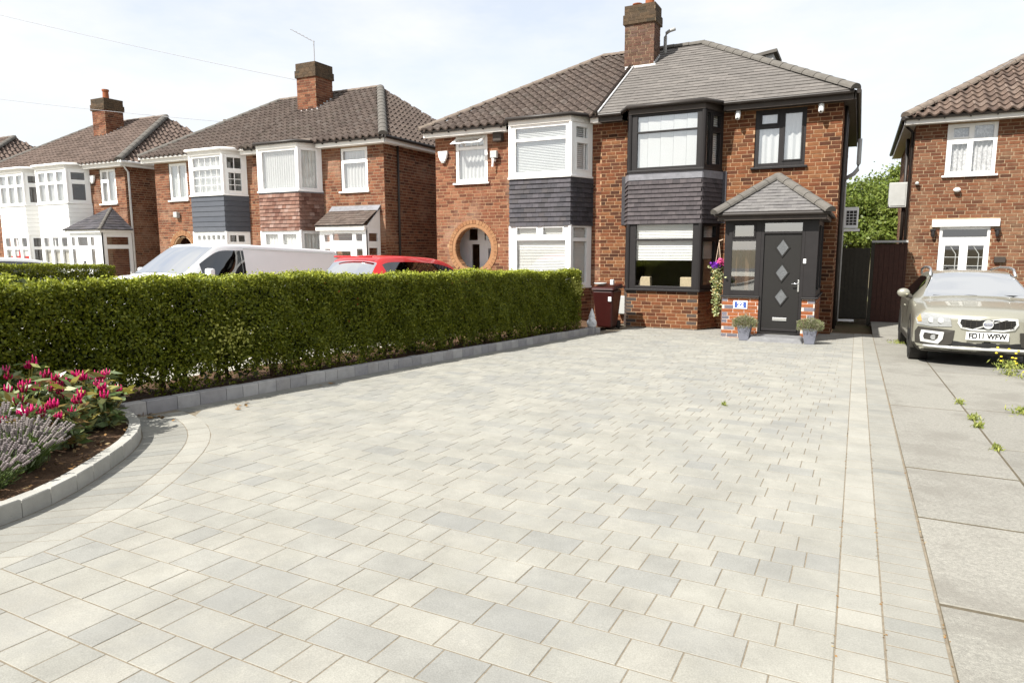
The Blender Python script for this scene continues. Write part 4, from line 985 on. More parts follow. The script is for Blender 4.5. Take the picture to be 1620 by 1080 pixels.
# ======================= neighbouring pair with white van in front
def pair_house(label, X0, X1, right_end, bx, fm, apron, up, low, wx, panes, ap_nobj=0, brick='brick_left', eave_r=None, ridge_r=None, eave_l=None, ridge_l=None, unit=None, fas='fascia_white', gut='gutter_white', extra_holes=(), skip=None, blindw=None, sash=(), nb=0, wz=(3.14, 4.45)):
    h = thing('brick_house', label, 'house', ((X0+X1)/2, 18.5, g(18))); F = Fr((X0, YW), (X1, YW)); u = lambda x: x-X0
    hs = [(u(bx[0]-.29), u(bx[1]+.29), .3, ZE+.2), (u(wx[0]), u(wx[1]), wz[0], wz[1])]+[(u(a), u(b), c, d) for a, b, c, d in extra_holes]
    w = wall(F, 0, F.len, ZB, ZE+.02, hs, 'mortar_grey', h)
    hb = [(hs[0][0], hs[0][1], -1, ZE+.2)]+hs[1:]
    pieces('brick', brick_items(F, 0, F.len, .0, ZE, hb, brick, skip=skip and (lambda a, z: skip(a+X0, z))), w, 'bricks', nb)
    shell(h, X0, X1-.002, YW, 24.2, brick, 'l')
    if right_end:
        Fs2 = Fr((X1, YW+.003), (X1, 24.2)); sw = MB(); Fs2.box(sw, 0, Fs2.len, 0, .004, ZB, ZE); sw = sw.build('side_wall_face', 'mortar_grey', h)
        pieces('brick', brick_items(Fs2, 0, Fs2.len, .2, ZE, [], brick, phase=1), sw, 'bricks', 0)
    bay(h, bx[0], bx[1], fm, brick, 'mortar_grey', up, low, apron, side_up=up, side_low=low, fas=fas, gut=gut, glass='glass_bright')
    window(F, u(wx[0]), u(wx[1]), wz[0], wz[1], [(u(a), u(b), c, d) for a, b, c, d in panes], fm, h, glass='glass_bright', inset=.02, sashes=[(u(a), u(b), c, d) for a, b, c, d in sash], blind=curtain(u(wx[0])+.02, u(wx[1])-.02, wz[0]+.02, wz[1]-.02, 'blind_white', 8))
    ea = eave_l if eave_l is not None else X0; eb = eave_r if eave_r is not None else X1
    eaves(h, ea if eave_l is not None else X0, eb, [(bx[0]-.35, bx[1]+.35)], fas, gut, brackets=(gut == 'gutter_black'))
    r0 = ridge_l if ridge_l is not None else X0; r1 = ridge_r if ridge_r is not None else X1
    ex = [[(eb, 24.5, EZ-.03), (ea, 24.5, EZ-.03), (r0, RY, RZ), (r1, RY, RZ)]]
    if eave_r is not None: ex.append([(eb, EY-.05, EZ-.03), (eb, 24.5, EZ-.03), (r1, RY, RZ)])
    if eave_l is not None: ex.append([(ea, 24.5, EZ-.03), (ea, EY-.05, EZ-.03), (r0, RY, RZ)])
    rf = roof_under(h, [(ea, EY-.05, EZ-.03), (eb, EY-.05, EZ-.03), (r1, RY, RZ), (r0, RY, RZ)], ex)
    roof_slope((ea, EY-.08, EZ-.045), (1, 0, 0), VD, lambda v: (r0-ea)*v/VL, lambda v: (eb-ea)+(r1-eb)*v/VL, VL, unit or PANT, .25, .305, rf, 300 if nb else 0, lift=.03)
    if eave_r is not None:
        dx = eb-r1; l = math.hypot(dx, RZ-EZ)
        roof_slope((eb+.02, EY-.05, EZ-.045), (0, 1, 0), (-dx/l, 0, (RZ-EZ)/l), lambda v: (RY-EY)*v/l, lambda v: (24.5-EY)-(24.5-RY)*v/l, l, unit or PANT, .25, .305, rf, 0, lift=.03)
        cap_line((eb, EY-.05, EZ+.02), (r1, RY, RZ+.03), .14, .42, 'ridge_grey', rf)
        m = MB(); m.box(X1+.006, eb-.03, EY+.062, 24.3, ZE-.002, ZE+.028); m.box(eb-.03, eb-.008, EY+.035, 24.3, ZE-.012, ZE+.16); m.build('side_fascia', fas, h)
        MB().tube([(eb+.04, EY-.02, 4.645), (eb+.04, 24.4, 4.645)], .052, 8).build('gutter', gut, h)
    if eave_l is not None: cap_line((ea, EY-.05, EZ+.02), (r0, RY, RZ+.03), .14, .42, 'ridge_grey', rf)
    cap_line((r0, RY, RZ+.03), (r1, RY, RZ+.03), .12, .42, 'ridge_brown', rf)
    return h
def br_up(L, i):
    if i == 1: return [(.15, L-.1, 3.27, 4.42)], [], curtain(.1, L-.05, 3.22, 4.48, 'blind_white', 16), None
    return [(.12, .62, 3.27, 4.42)], [], curtain(.1, .7, 3.22, 4.48, 'blind_white', 5), None
def br_low(L, i):
    if i == 1: return [(.15, .7, 1.5, 1.85), (.9, 1.5, 1.5, 1.85), (.15, L-.1, .5, 1.35)], [], curtain(.1, L-.05, .45, 1.9, 'blind_white', 12), None
    return [(.12, .62, .5, 1.85)], [], curtain(.1, .7, .45, 1.9, 'blind_white', 5), None
BR = pair_house('brick house end with red hung-tile apron, white lean-to porch and brown pantile roof', -18.33, -12.9, True, (-17.3, -15.63), 'frame_white', hung_apron('tile_hung_red', .165, .118, leadtop=.03), br_up, br_low,
                (-14.57, -13.52), [(-14.47, -13.62, 4.1, 4.36), (-14.47, -13.62, 3.24, 4.0)], eave_r=-12.6, ridge_r=-15.75, gut='gutter_black', sash=[(-14.47, -13.62, 4.1, 4.36)])
downpipe(BR, [(-12.82, 17.5, 4.6), (-12.82, 17.5, -.5)], 'gutter_black')
def bl_up(L, i):
    if i == 1: return [(.13, L-.1, 4.12, 4.42), (.13, L-.1, 3.27, 4.02)], [], curtain(.1, L-.05, 3.22, 4.48, 'blind_white', 14), [(.13, L-.1, 3.50+.26*k, 3.515+.26*k) for k in range(2)]+[(.13+.28*k, .145+.28*k, 3.27, 4.42) for k in range(1, 5)]
    return [(.15, .62, 4.05, 4.40), (.18, .6, 3.32, 3.9)], [(.18, .6, 3.32, 3.9)], None, [(.37, .4, 3.32, 4.4), (.18, .6, 3.5, 3.52), (.18, .6, 3.69, 3.71)]
def bl_low(L, i):
    if i == 1: return [(.15+.24*k, .33+.24*k, 1.68, 1.84) for k in range(6)]+[(.15, L-.1, .5, 1.5)], [], curtain(.1, L-.05, .45, 1.9, 'blind_white', 12), None
    return [(.13, .34, 1.62, 1.84), (.4, .62, 1.62, 1.84), (.13, .62, .5, 1.5)], [], None, None
ac2 = (-22.1, 1.32)
BL = pair_house('brick house half with slate blue boarded apron and leaded white bay windows', -23.4, -18.335, False, (-20.52, -18.95), 'frame_white', board_apron('clad_blue', 7), bl_up, bl_low,
                (-22.63, -21.66), [(-22.53, -22.18, 3.24, 4.36), (-22.11, -21.76, 3.24, 4.36)], eave_l=-23.7, ridge_l=-20.6, skip=lambda x, z: math.hypot(x-ac2[0], z-ac2[1]) < .74, extra_holes=[(ac2[0]-.5, ac2[0]+.5, -.5, 1.8)])
am = MB()
F = Fr((-24, YW), (-20, YW)); n = 24
for k in range(n):
    a, b = math.pi*k/n, math.pi*(k+1)/n; p = [(r*math.cos(t)+ac2[0]+24, ac2[1]+r*math.sin(t)) for r, t in ((.5, a), (.56, a), (.56, b), (.5, b))]
    am.hexa([F.P(x, .0, z) for x, z in p]+[F.P(x, -.2, z) for x, z in p])
am = am.build('entrance_arch', 'mortar', BL)
for k in range(26):
    a, b = math.pi*(k+.07)/26, math.pi*(k+.93)/26; p = [(r*math.cos(t)+ac2[0]+24, ac2[1]+r*math.sin(t)) for r, t in ((.55, a), (.73, a), (.73, b), (.55, b))]
    m = MB(); m.hexa([F.P(x, -.03, z) for x, z in p]+[F.P(x, .02, z) for x, z in p]); m.build('arch_brick', 'arch_brick', am)
chimney(BR, -18.38, -17.5, 19.13, 20.0, EZ+(19.13-EY)*SLP-.08, 7.93, 'brick_left', 'mortar_grey', n=60)
m = MB(); m.tube([(-17.85, 19.5, 7.9), (-17.85, 19.5, 8.75)], .018, 6); m.tube([(-17.85, 19.5, 8.72), (-18.7, 19.3, 9.2)], .012, 5)
for k in range(6):
    t_ = .1+.16*k; c = Vector((-17.85, 19.5, 8.72)).lerp(Vector((-18.7, 19.3, 9.2)), t_); m.tube([c+Vector((.05, -.22, -.02)), c+Vector((-.05, .22, .02))], .007, 4)
m.build('television_aerial', 'wire', None, label='thin television aerial on the chimney above the red-tiled bay', cat='aerial')
# lean-to porch
lt = thing('lean_to_porch', 'white framed lean-to porch with mossy brown tiled roof behind the red car', 'porch', (-14.0, 16.5, g(16.5)))
F = Fr((-14.9, 16.2), (-13.1, 16.2))
window(F, 0, 1.8, -.5, 2.0, [(.18, .4, 1.58, 1.8), (.52, 1.28, 1.62, 1.84), (1.42, 1.66, 1.6, 1.82), (.18, .4, .3, 1.38), (.62, 1.2, .2, 1.3), (1.42, 1.66, .3, 1.38)], 'frame_white', lt, 'front_frame', 'glass', proud=0, sill=False)
F = Fr((-13.1, 16.2), (-13.1, YW-.01)); window(F, .01, F.len, -.5, 2.0, [(.14, .58, 1.6, 1.84), (.14, .58, .3, 1.4)], 'frame_white', lt, 'side_frame', 'glass', proud=0, sill=False)
m = MB(); m.prism([(-13.1, 16.2, 2.0), (-13.1, YW-.01, 2.0), (-13.1, YW-.01, 2.58)], (-.03, 0, 0)); m.build('gable_board', 'clad_white', lt)
m = MB(); m.box(-14.95, -13.06, 16.08, 16.19, 1.93, 2.06); m.build('fascia', 'fascia_white', lt)
m = MB(); m.quad((-14.98, 16.05, 2.05), (-13.08, 16.05, 2.05), (-13.08, YW-.01, 2.6), (-14.98, YW-.01, 2.6)); lr = m.build('roof', 'roof_under', lt)
l = math.hypot(.84, .55); u_ = flat_unit('pantile', .2, .15, .014)
roof_slope((-14.98, 16.05, 2.06), (1, 0, 0), (0, .84/l, .55/l), lambda v: 0, lambda v: 1.9, l*.86, u_, .2, .13, lr, 0, stagger=True, lift=.02)
m = MB(); m.hexa([(-14.98, 16.72, 2.5), (-13.06, 16.72, 2.5), (-13.06, YW-.012, 2.62), (-14.98, YW-.012, 2.62), (-14.98, 16.72, 2.53), (-13.06, 16.72, 2.53), (-13.06, YW-.012, 2.7), (-14.98, YW-.012, 2.7)]); m.build('lead_flashing', 'lead', lt)
# small lamp beside the arch
MB().prism([(-22.35, YW-.012, 2.5), (-22.15, YW-.012, 2.5), (-22.15, YW-.16, 2.52), (-22.35, YW-.16, 2.52)], (0, 0, .2)).build('wall_lamp', 'pale_plastic', None, bevel=.02, label='small pale wall lamp above the brick arch behind the van', cat='lamp')
# ======================= far pair with white boarded bays
def ar_up(L, i):
    if i == 1: return [(.12+.6*k, .56+.6*k, 4.02, 4.38) for k in range(3)]+[(.12+.6*k, .56+.6*k, 3.27, 3.92) for k in range(3)], [], curtain(.1, L-.05, 3.22, 4.48, 'blind_white', 14), None
    return [(.16, .62, 4.08, 4.36), (.18, .62, 3.3, 3.92)], [], None, None
def ar_low(L, i):
    if i == 1: return [(.12+.6*k, .5+.6*k, 1.5, 1.85) for k in range(3)]+[(.12+.6*k, .56+.6*k, .5, 1.38) for k in range(3)], [], curtain(.1, L-.05, .45, 1.5, 'blind_cream', 12), None
    return [(.16, .62, 1.5, 1.85), (.16, .62, .5, 1.38)], [], None, None
AR = pair_house('brick house half with white boarded bay and small slate-roofed glazed porch', -30.02, -25.15, True, (-29.6, -27.62), 'frame_white', board_apron('clad_white', 7), ar_up, ar_low,
                (-26.7, -25.72), [(-26.6, -26.3, 4.08, 4.36), (-26.6, -26.3, 3.24, 3.95), (-26.2, -25.82, 3.24, 4.36)], eave_r=-24.85, ridge_r=-27.45, unit=PANT_F)
downpipe(AR, [(-24.86, 16.6, 4.6), (-25.08, 17.0, 4.3), (-25.08, 17.0, -.5)], 'gutter_white', .04)
AL = pair_house('far left brick house half with white boarded bay and a flag in its window', -34.6, -30.025, False, (-32.4, -30.55), 'frame_white', board_apron('clad_white', 7), ar_up, ar_low,
                (-34.1, -33.2), [(-34.0, -33.3, 3.24, 4.36)], eave_l=-34.9, ridge_l=-32.3, unit=PANT_F)
chimney(AR, -30.28, -29.4, 19.07, 19.9, EZ+(19.07-EY)*SLP-.08, 7.86, 'brick_left', 'mortar_grey', [(-29.75, 19.4, .42)], n=60)
MB().cyl((-22.9, 19.8, 6.0), (-22.9, 19.8, 6.5), .09).build('vent_pipe', 'ridge_brown', BL)
alarm(-27.1, YW, 4.12, 'white alarm box beside the far white boarded bay')
# flag (white with a red cross)
fl = thing('flag', 'white flag with a red cross hanging inside the far left bay window', 'flag', (-31.3, 16.3, .7))
m = MB(); m.box(-32.1, -30.75, 16.222, 16.226, .72, 1.38); m.build('cloth', 'frame_white', fl); m = MB(); m.box(-32.1, -30.75, 16.216, 16.221, .97, 1.11); m.box(-31.5, -31.36, 16.2165, 16.2215, .72, 1.38); m.build('cross', 'flag_red', fl)
# glazed porch of the far pair
gp = thing('glazed_porch', 'white glazed porch with grey pyramid tiled roof at the far brick house', 'porch', (-26, 16.3, g(16)))
F = Fr((-26.95, 15.7), (-25.0, 15.7)); window(F, 0, 1.95, -.5, 2.0, [(.1, .32, 1.52, 1.84), (.5, 1.1, 1.52, 1.84), (1.28, 1.5, 1.52, 1.84), (.1, .32, .2, 1.4), (1.28, 1.5, .2, 1.4), (.72, .92, .2, .95)], 'frame_white', gp, 'front_frame', 'glass', proud=0, sill=False)
F = Fr((-25.0, 15.7), (-25.0, YW-.01)); window(F, .01, F.len, -.5, 2.0, [(.2, F.len-.12, 1.55, 1.84), (.2, F.len-.12, .2, 1.4)], 'frame_white', gp, 'side_frame', 'glass', proud=0, sill=False)
m = MB(); m.box(-27.05, -24.9, 15.6, YW-.02, 2.0, 2.1); m.build('fascia', 'fascia_white', gp)
ap_ = (-26.1, YW-.03, 2.98); c0, c1, c2 = (-27.1, 15.55, 2.1), (-24.85, 15.55, 2.1), (-24.85, YW-.02, 2.1)
m = MB(); m.quad(c0, c1, ap_); m.quad(c1, c2, ap_); m.quad((-27.1, YW-.02, 2.1), c0, ap_); gr_ = m.build('roof', 'roof_under', gp)
l = math.hypot(YW-.03-15.55, .88); ft2 = flat_unit('slate_hung', .25, .19, .014)
roof_slope(c0, (1, 0, 0), (0, (YW-.03-15.55)/l, .88/l), lambda v: 1.0*v/l, lambda v: 2.25-1.25*v/l, l, ft2, .25, .17, gr_, 0, stagger=True, lift=.018)
l = math.hypot(1.25, .88); roof_slope(c1, (0, 1, 0), (-1.25/l, 0, .88/l), lambda v: 1.35*v/l, lambda v: 1.33, l, ft2, .25, .17, gr_, 0, stagger=True, lift=.018)
cap_line(c1, ap_, .07, .36, 'ridge_grey', gr_); cap_line(c0, ap_, .06, .36, 'slate_hung', gr_)
# farthest house: its roof shows above
fh = thing('brick_house', 'farthest brick house whose pale hipped roof shows above the white boarded bays', 'house', (-42, 18.5, g(18)))
MB().box(-48, -36.9, YW, 24.2, ZB, ZE+.1).build('wall', 'brick_left', fh)
e = -36.6; r = -39.3
rf = roof_under(fh, [(-48, EY-.05, EZ-.03), (e, EY-.05, EZ-.03), (r, RY, RZ), (-48, RY, RZ)], [[(e, EY-.05, EZ-.03), (e, 24.5, EZ-.03), (r, RY, RZ)]])
roof_slope((-48, EY-.08, EZ-.045), (1, 0, 0), VD, lambda v: 0, lambda v: (e+48)+(r-e)*v/VL, VL, PANT_F, .25, .305, rf, 0, lift=.03)
dx = e-r; l = math.hypot(dx, RZ-EZ)
roof_slope((e+.02, EY-.05, EZ-.045), (0, 1, 0), (-dx/l, 0, (RZ-EZ)/l), lambda v: (RY-EY)*v/l, lambda v: (24.5-EY)-(24.5-RY)*v/l, l, PANT_F, .25, .305, rf, 0, lift=.03)
cap_line((e, EY-.05, EZ+.02), (r, RY, RZ+.03), .14, .42, 'ridge_grey', rf); cap_line((r, RY, RZ+.03), (-48, RY, RZ+.03), .12, .42, 'ridge_brown', rf)
# ======================= house on the right, set back
YR = 20.9; RXL = 1.13
rh = thing('brick_house', 'brown brick house set back behind the silver-green estate car, white double door', 'house', (4.2, 22.5, g(20)))
F = Fr((RXL, YR), (7.2, YR)); u = lambda x: x-RXL
hs = [(u(1.83), u(2.9), 3.19, 4.46), (u(1.83), u(2.93), -.6, 1.9), (u(4.6), u(6.2), 3.19, 4.46), (u(4.6), u(6.2), .4, 1.9)]
w = wall(F, 0, F.len, ZB, ZE+.02, hs, 'mortar_grey', rh)
pieces('brick', brick_items(F, 0, F.len, -.6, ZE, hs+[(u(1.64), u(3.11), 1.88, 2.08)], 'brick_right'), w, 'bricks', 300, visible=lambda x, y, z: z > .6)
shell(rh, RXL, 7.2, YR, 28, 'brick_right', 'l')
Fs2 = Fr((RXL, 28), (RXL, YR+.003)); sw = MB(); Fs2.box(sw, 0, Fs2.len, 0, .004, ZB, ZE); sw = sw.build('side_wall_face', 'mortar_grey', rh)
pieces('brick', brick_items(Fs2, 0, Fs2.len, -.6, ZE, [], 'brick_right', phase=1), sw, 'bricks', 0)
window(F, u(1.83), u(2.9), 3.19, 4.46, [(u(1.97), u(2.29), 4.14, 4.36), (u(2.41), u(2.81), 4.10, 4.40), (u(1.95), u(2.28), 3.29, 3.97), (u(2.40), u(2.82), 3.27, 4.02)], 'frame_white', rh, glass='glass', inset=.02, sashes=[(u(1.97), u(2.29), 4.14, 4.36)], blind=curtain(u(1.85), u(2.88), 3.2, 4.45, 'lace', 10))
for a, b, z0, z1 in ((4.6, 6.2, 3.19, 4.46), (4.6, 6.2, .4, 1.9)): window(F, u(a), u(b), z0, z1, [(u(a)+.1, u(b)-.1, z0+.1, z1-.1)], 'frame_white', rh, glass='glass', inset=.02, blind=curtain(u(a), u(b), z0, z1, 'lace', 14))
dd = window(F, u(1.83), u(2.93), -.55, 1.9, [(u(1.90), u(2.87), 1.63, 1.83), (u(1.98), u(2.30), -.1, 1.42), (u(2.48), u(2.82), -.1, 1.42)], 'frame_white', rh, 'double_door', 'glass', sill=False, inset=.02)
for x0 in (1.98, 2.48):
    m = MB(); 
    for (a, b) in (((x0, 1.12), (x0+.33, 1.12)), ((x0+.11, 1.42), (x0+.25, 1.2)), ((x0+.25, 1.2), (x0+.25, .6)), ((x0, .9), (x0+.33, .9))): m.tube([(a[0], YR+.05, a[1]), (b[0], YR+.05, b[1])], .009, 4)
    m.build('leaded_bars', 'pale_plastic', dd)
m = MB(); F.box(m, u(1.65), u(3.1), .0, .07, 1.9, 2.08); m.build('door_lintel', 'frame_white', rh, bevel=.006)
RE = .85; RRX, RRY, RRZ = 4.75, 24.45, 7.1; vl = math.hypot(RRY-20.5, RRZ-4.66)
eaves(rh, RE, 7.4, [], 'fascia_white', 'gutter_black', ey=20.55, yw=YR)
rf = roof_under(rh, [(RE, 20.5, 4.65), (8.0, 20.5, 4.65), (8.0, RRY, RRZ), (RRX, RRY, RRZ)], [[(RE, 28.4, 4.65), (RE, 20.5, 4.65), (RRX, RRY, RRZ)]])
roof_slope((RE, 20.47, 4.635), (1, 0, 0), (0, (RRY-20.5)/vl, (RRZ-4.66)/vl), lambda v: (RRX-RE)*v/vl, lambda v: 8-RE, vl, PANT_R, .245, .305, rf, 300, lift=.03)
cap_line((RE, 20.5, 4.7), (RRX, RRY, RRZ+.03), .14, .42, 'ridge_brown', rf); cap_line((RRX, RRY, RRZ+.03), (8, RRY, RRZ+.03), .13, .42, 'ridge_brown', rf)
m = MB(); m.box(RE+.03, RXL-.006, 20.612, 28.3, ZE-.002, ZE+.028); m.box(RE+.008, RE+.03, 20.585, 28.3, ZE-.012, ZE+.16); m.build('side_fascia', 'fascia_white', rh)
MB().tube([(RE-.04, 20.53, 4.645), (RE-.04, 28.3, 4.645)], .052, 8).build('gutter', 'gutter_black', rh)
downpipe(rh, [(RE-.04, 20.9, 4.6), (RXL-.06, 21.05, 4.35), (RXL-.06, 21.05, -.6)], 'gutter_black'); downpipe(rh, [(RXL-.08, 22.6, 1.0), (RXL-.08, 22.6, 4.4)], 'gutter_black', .045)
t = thing('wall_cabinet', 'pale flat cabinet sticking out from the side wall of the right-hand house', 'cabinet', (.9, 22.6, 2.45))
MB().box(.66, 1.12, 22.45, 22.8, 2.5, 3.2).build('body', 'pale_plastic', t, bevel=.02); MB().box(.71, 1.07, 22.435, 22.448, 2.55, 3.15).build('door', 'pale_plastic', t)
MB().ell((2.13, YR-.08, 2.82), (.085, .08, .06)).build('sensor_lamp', 'white_plastic', None, smooth=True, label='white oval sensor lamp on brick wall above the white double door', cat='lamp')
MB().ell((1.24, YR-.08, 3.02), (.05, .07, .05)).build('sensor_lamp', 'pale_plastic', None, smooth=True, label='small pale sensor by the corner of the right-hand brick house', cat='lamp')
for x, lb in ((1.68, 'small brown coach lamp left of the white double door'), (3.06, 'small brown coach lamp right of the white double door')):
    t = thing('wall_lamp', lb, 'lamp', (x, YR-.08, 1.6), 'coach lamps beside the white double door'); MB().box(x-.06, x+.06, YR-.13, YR-.009, 1.8, 1.85).build('bracket', 'dark_plastic', t); MB().lathe([(.03, 0), (.045, .06), (.045, .13), (.02, .16)], (x, YR-.09, 1.64), 10).build('lantern', 'dark_plastic', t)
MB().box(3.05, 3.28, YR-.08, YR-.009, 1.0, 1.14).build('letterbox', 'fascia_dark', None, label='dark letterbox on the brick wall beside the white double door', cat='letterbox')
# ------------------------------------------------------------------ side passage: gate, fence, fittings
gt = thing('garden_gate', 'dark boarded garden gate closing the side passage', 'gate', (-.1, 20.55, g(20)))
zb = g(20)+.06
MB().box(-.39, .27, 20.562, 20.58, zb, 1.34).build('backing', 'gate_brown', gt)  # added board, closes the bright slits between the gate boards
MB().box(-.44, -.40, 20.53, 20.6, zb, 1.34).build('gate_frame', 'gate_brown', gt)
x = -.40
while x < .27:
    MB().box(x, min(x+.1, .275)-.006, 20.5+random.uniform(-.003, .003), 20.53, zb+.02, 1.37).build('board', 'gate_brown', gt); x += .1
for z in (0, 1.1): MB().box(-.39, .27, 20.53, 20.56, z, z+.1).build('rail', 'gate_brown', gt)
MB().box(.13, .2, 20.48, 20.499, .3, .34).build('latch', 'dark_plastic', gt)
MB().box(-.42, -.02, 20.25, 20.36, g(20)+.0, g(20)+.055).build('threshold_strip', 'frame_white', None, bevel=.008, label='white strip lying on the ground at the foot of the dark gate', cat='strip')
fn = thing('fence_panel', 'dark red-brown boarded fence panel between the gate and the right-hand house', 'fence', (.7, 20.6, g(20)))
MB().box(.285, .365, 20.5, 20.6, g(20)-.1, 1.5).build('post', 'gate_brown', fn); MB().box(1.06, 1.12, 20.52, 20.6, g(20)-.1, 1.5).build('post', 'fence_brown', fn)
MB().box(.366, 1.059, 20.552, 20.57, g(20), 1.45).build('backing', 'fence_brown', fn)  # added behind the fence boards to keep light out of the slits
x = .37
while x < 1.05:
    MB().box(x, min(x+.115, 1.058)-.005, 20.52+random.uniform(-.003, .003), 20.55, g(20), 1.47).build('board', 'fence_brown', fn); x += .115
MB().box(.29, 1.125, 20.46, 20.64, 1.502, 1.56).build('top_rail', 'grey_plastic', fn)
acu = thing('air_conditioner', 'white air conditioning unit with dark grille on the side wall beside the dark gate', 'air conditioner', (-.25, 20.3, 1.75))
MB().box(-.42, -.07, 20.1, 20.6, 1.88, 2.42).build('casing', 'white_plastic', acu, bevel=.015)
MB().box(-.35, -.11, 20.094, 20.099, 1.96, 2.33).build('grille_back', 'dark_plastic', acu)
for k in range(4): MB().box(-.36, -.10, 20.08, 20.093, 2.02+.075*k, 2.03+.075*k).build('grille_bar', 'white_plastic', acu)
for k in range(2): MB().box(-.285+.09*k, -.275+.09*k, 20.082, 20.0935, 1.96, 2.33).build('grille_bar', 'white_plastic', acu)
MB().box(-.43, -.02, 20.05, 20.65, 1.80, 1.86).build('bracket', 'white_plastic', acu)
# ------------------------------------------------------------------ wheelie bin, meter box, gnome
bn = thing('wheelie_bin', 'dark maroon wheelie bin standing between the hedge end and the bay', 'bin', (-5.15, 15.05, g(15)))
z = g(15)-.0; m = MB()
m.hexa([(-5.36, 14.9, z+.06), (-5.0, 14.9, z+.06), (-5.0, 15.35, z+.06), (-5.36, 15.35, z+.06), (-5.46, 14.82, z+.92), (-4.95, 14.82, z+.92), (-4.95, 15.5, z+.92), (-5.46, 15.5, z+.92)]); m.build('body', 'bin_maroon', bn, bevel=.04)
m = MB(); m.hexa([(-5.49, 14.78, z+.93), (-4.91, 14.78, z+.93), (-4.91, 15.55, z+.95), (-5.49, 15.55, z+.95), (-5.45, 14.84, z+1.0), (-4.95, 14.84, z+1.0), (-4.95, 15.5, z+1.06), (-5.45, 15.5, z+1.06)]); m.build('lid', 'bin_maroon', bn, bevel=.03)
MB().cyl((-5.4, 15.58, z+.97), (-4.9, 15.58, z+.97), .025).build('handle', 'bin_maroon', bn, smooth=True)
for x in (-5.42, -5.02): MB().cyl((x, 15.4, z+.1), (x+.05, 15.4, z+.1), .1, n=16).build('wheel', 'rubber', bn)
MB().box(-5.06, -4.99, 14.815, 14.835, z+.68, z+.78).build('sticker', 'white_plastic', bn)
MB().box(-5.05, -4.98, 14.9, 15.0, z+1.05, z+1.17).build('ornament', 'statue', None, bevel=.01, label='small pale tin standing on top of the maroon bin', cat='tin')
m = MB(); m.lathe([(.0, 0), (.12, .01), (.15, .05), (.14, .05), (.1, .02)], (-5.32, 15.0, z+1.04), 14); sc_ = m.build('saucer', 'pale_plastic', None, smooth=True, label='pale shallow dish lying on top of the maroon bin', cat='dish')
m = MB(); m.box(-5.47, -5.22, YW-.17, YW-.009, -.30, .16); m.build('meter_box', 'pale_plastic', None, bevel=.02, label='pale grey meter box on the brick wall behind the maroon bin', cat='meter box')
gn = thing('garden_gnome', 'small pale stone gnome statue at the end of the hedge kerb', 'statue', (-5.17, 14.06, g(14)+.12)); z = g(14)+.12
m = MB(); m.lathe([(.085, 0), (.1, .03), (.11, .1), (.09, .16), (.065, .2), (.07, .23), (.058, .28), (.04, .33), (.018, .39), (.004, .42)], (-5.17, 14.06, z), 14, 1, .9); m.build('figure', 'statue', gn, smooth=True)
for s in (-1, 1): MB().ell((-5.17+s*.07, 14.0, z+.11), (.03, .04, .05), 8, 6).build('arm', 'statue', gn, smooth=True)
MB().ell((-5.17, 13.985, z+.19), (.035, .025, .04), 8, 6).build('beard', 'statue', gn, smooth=True)
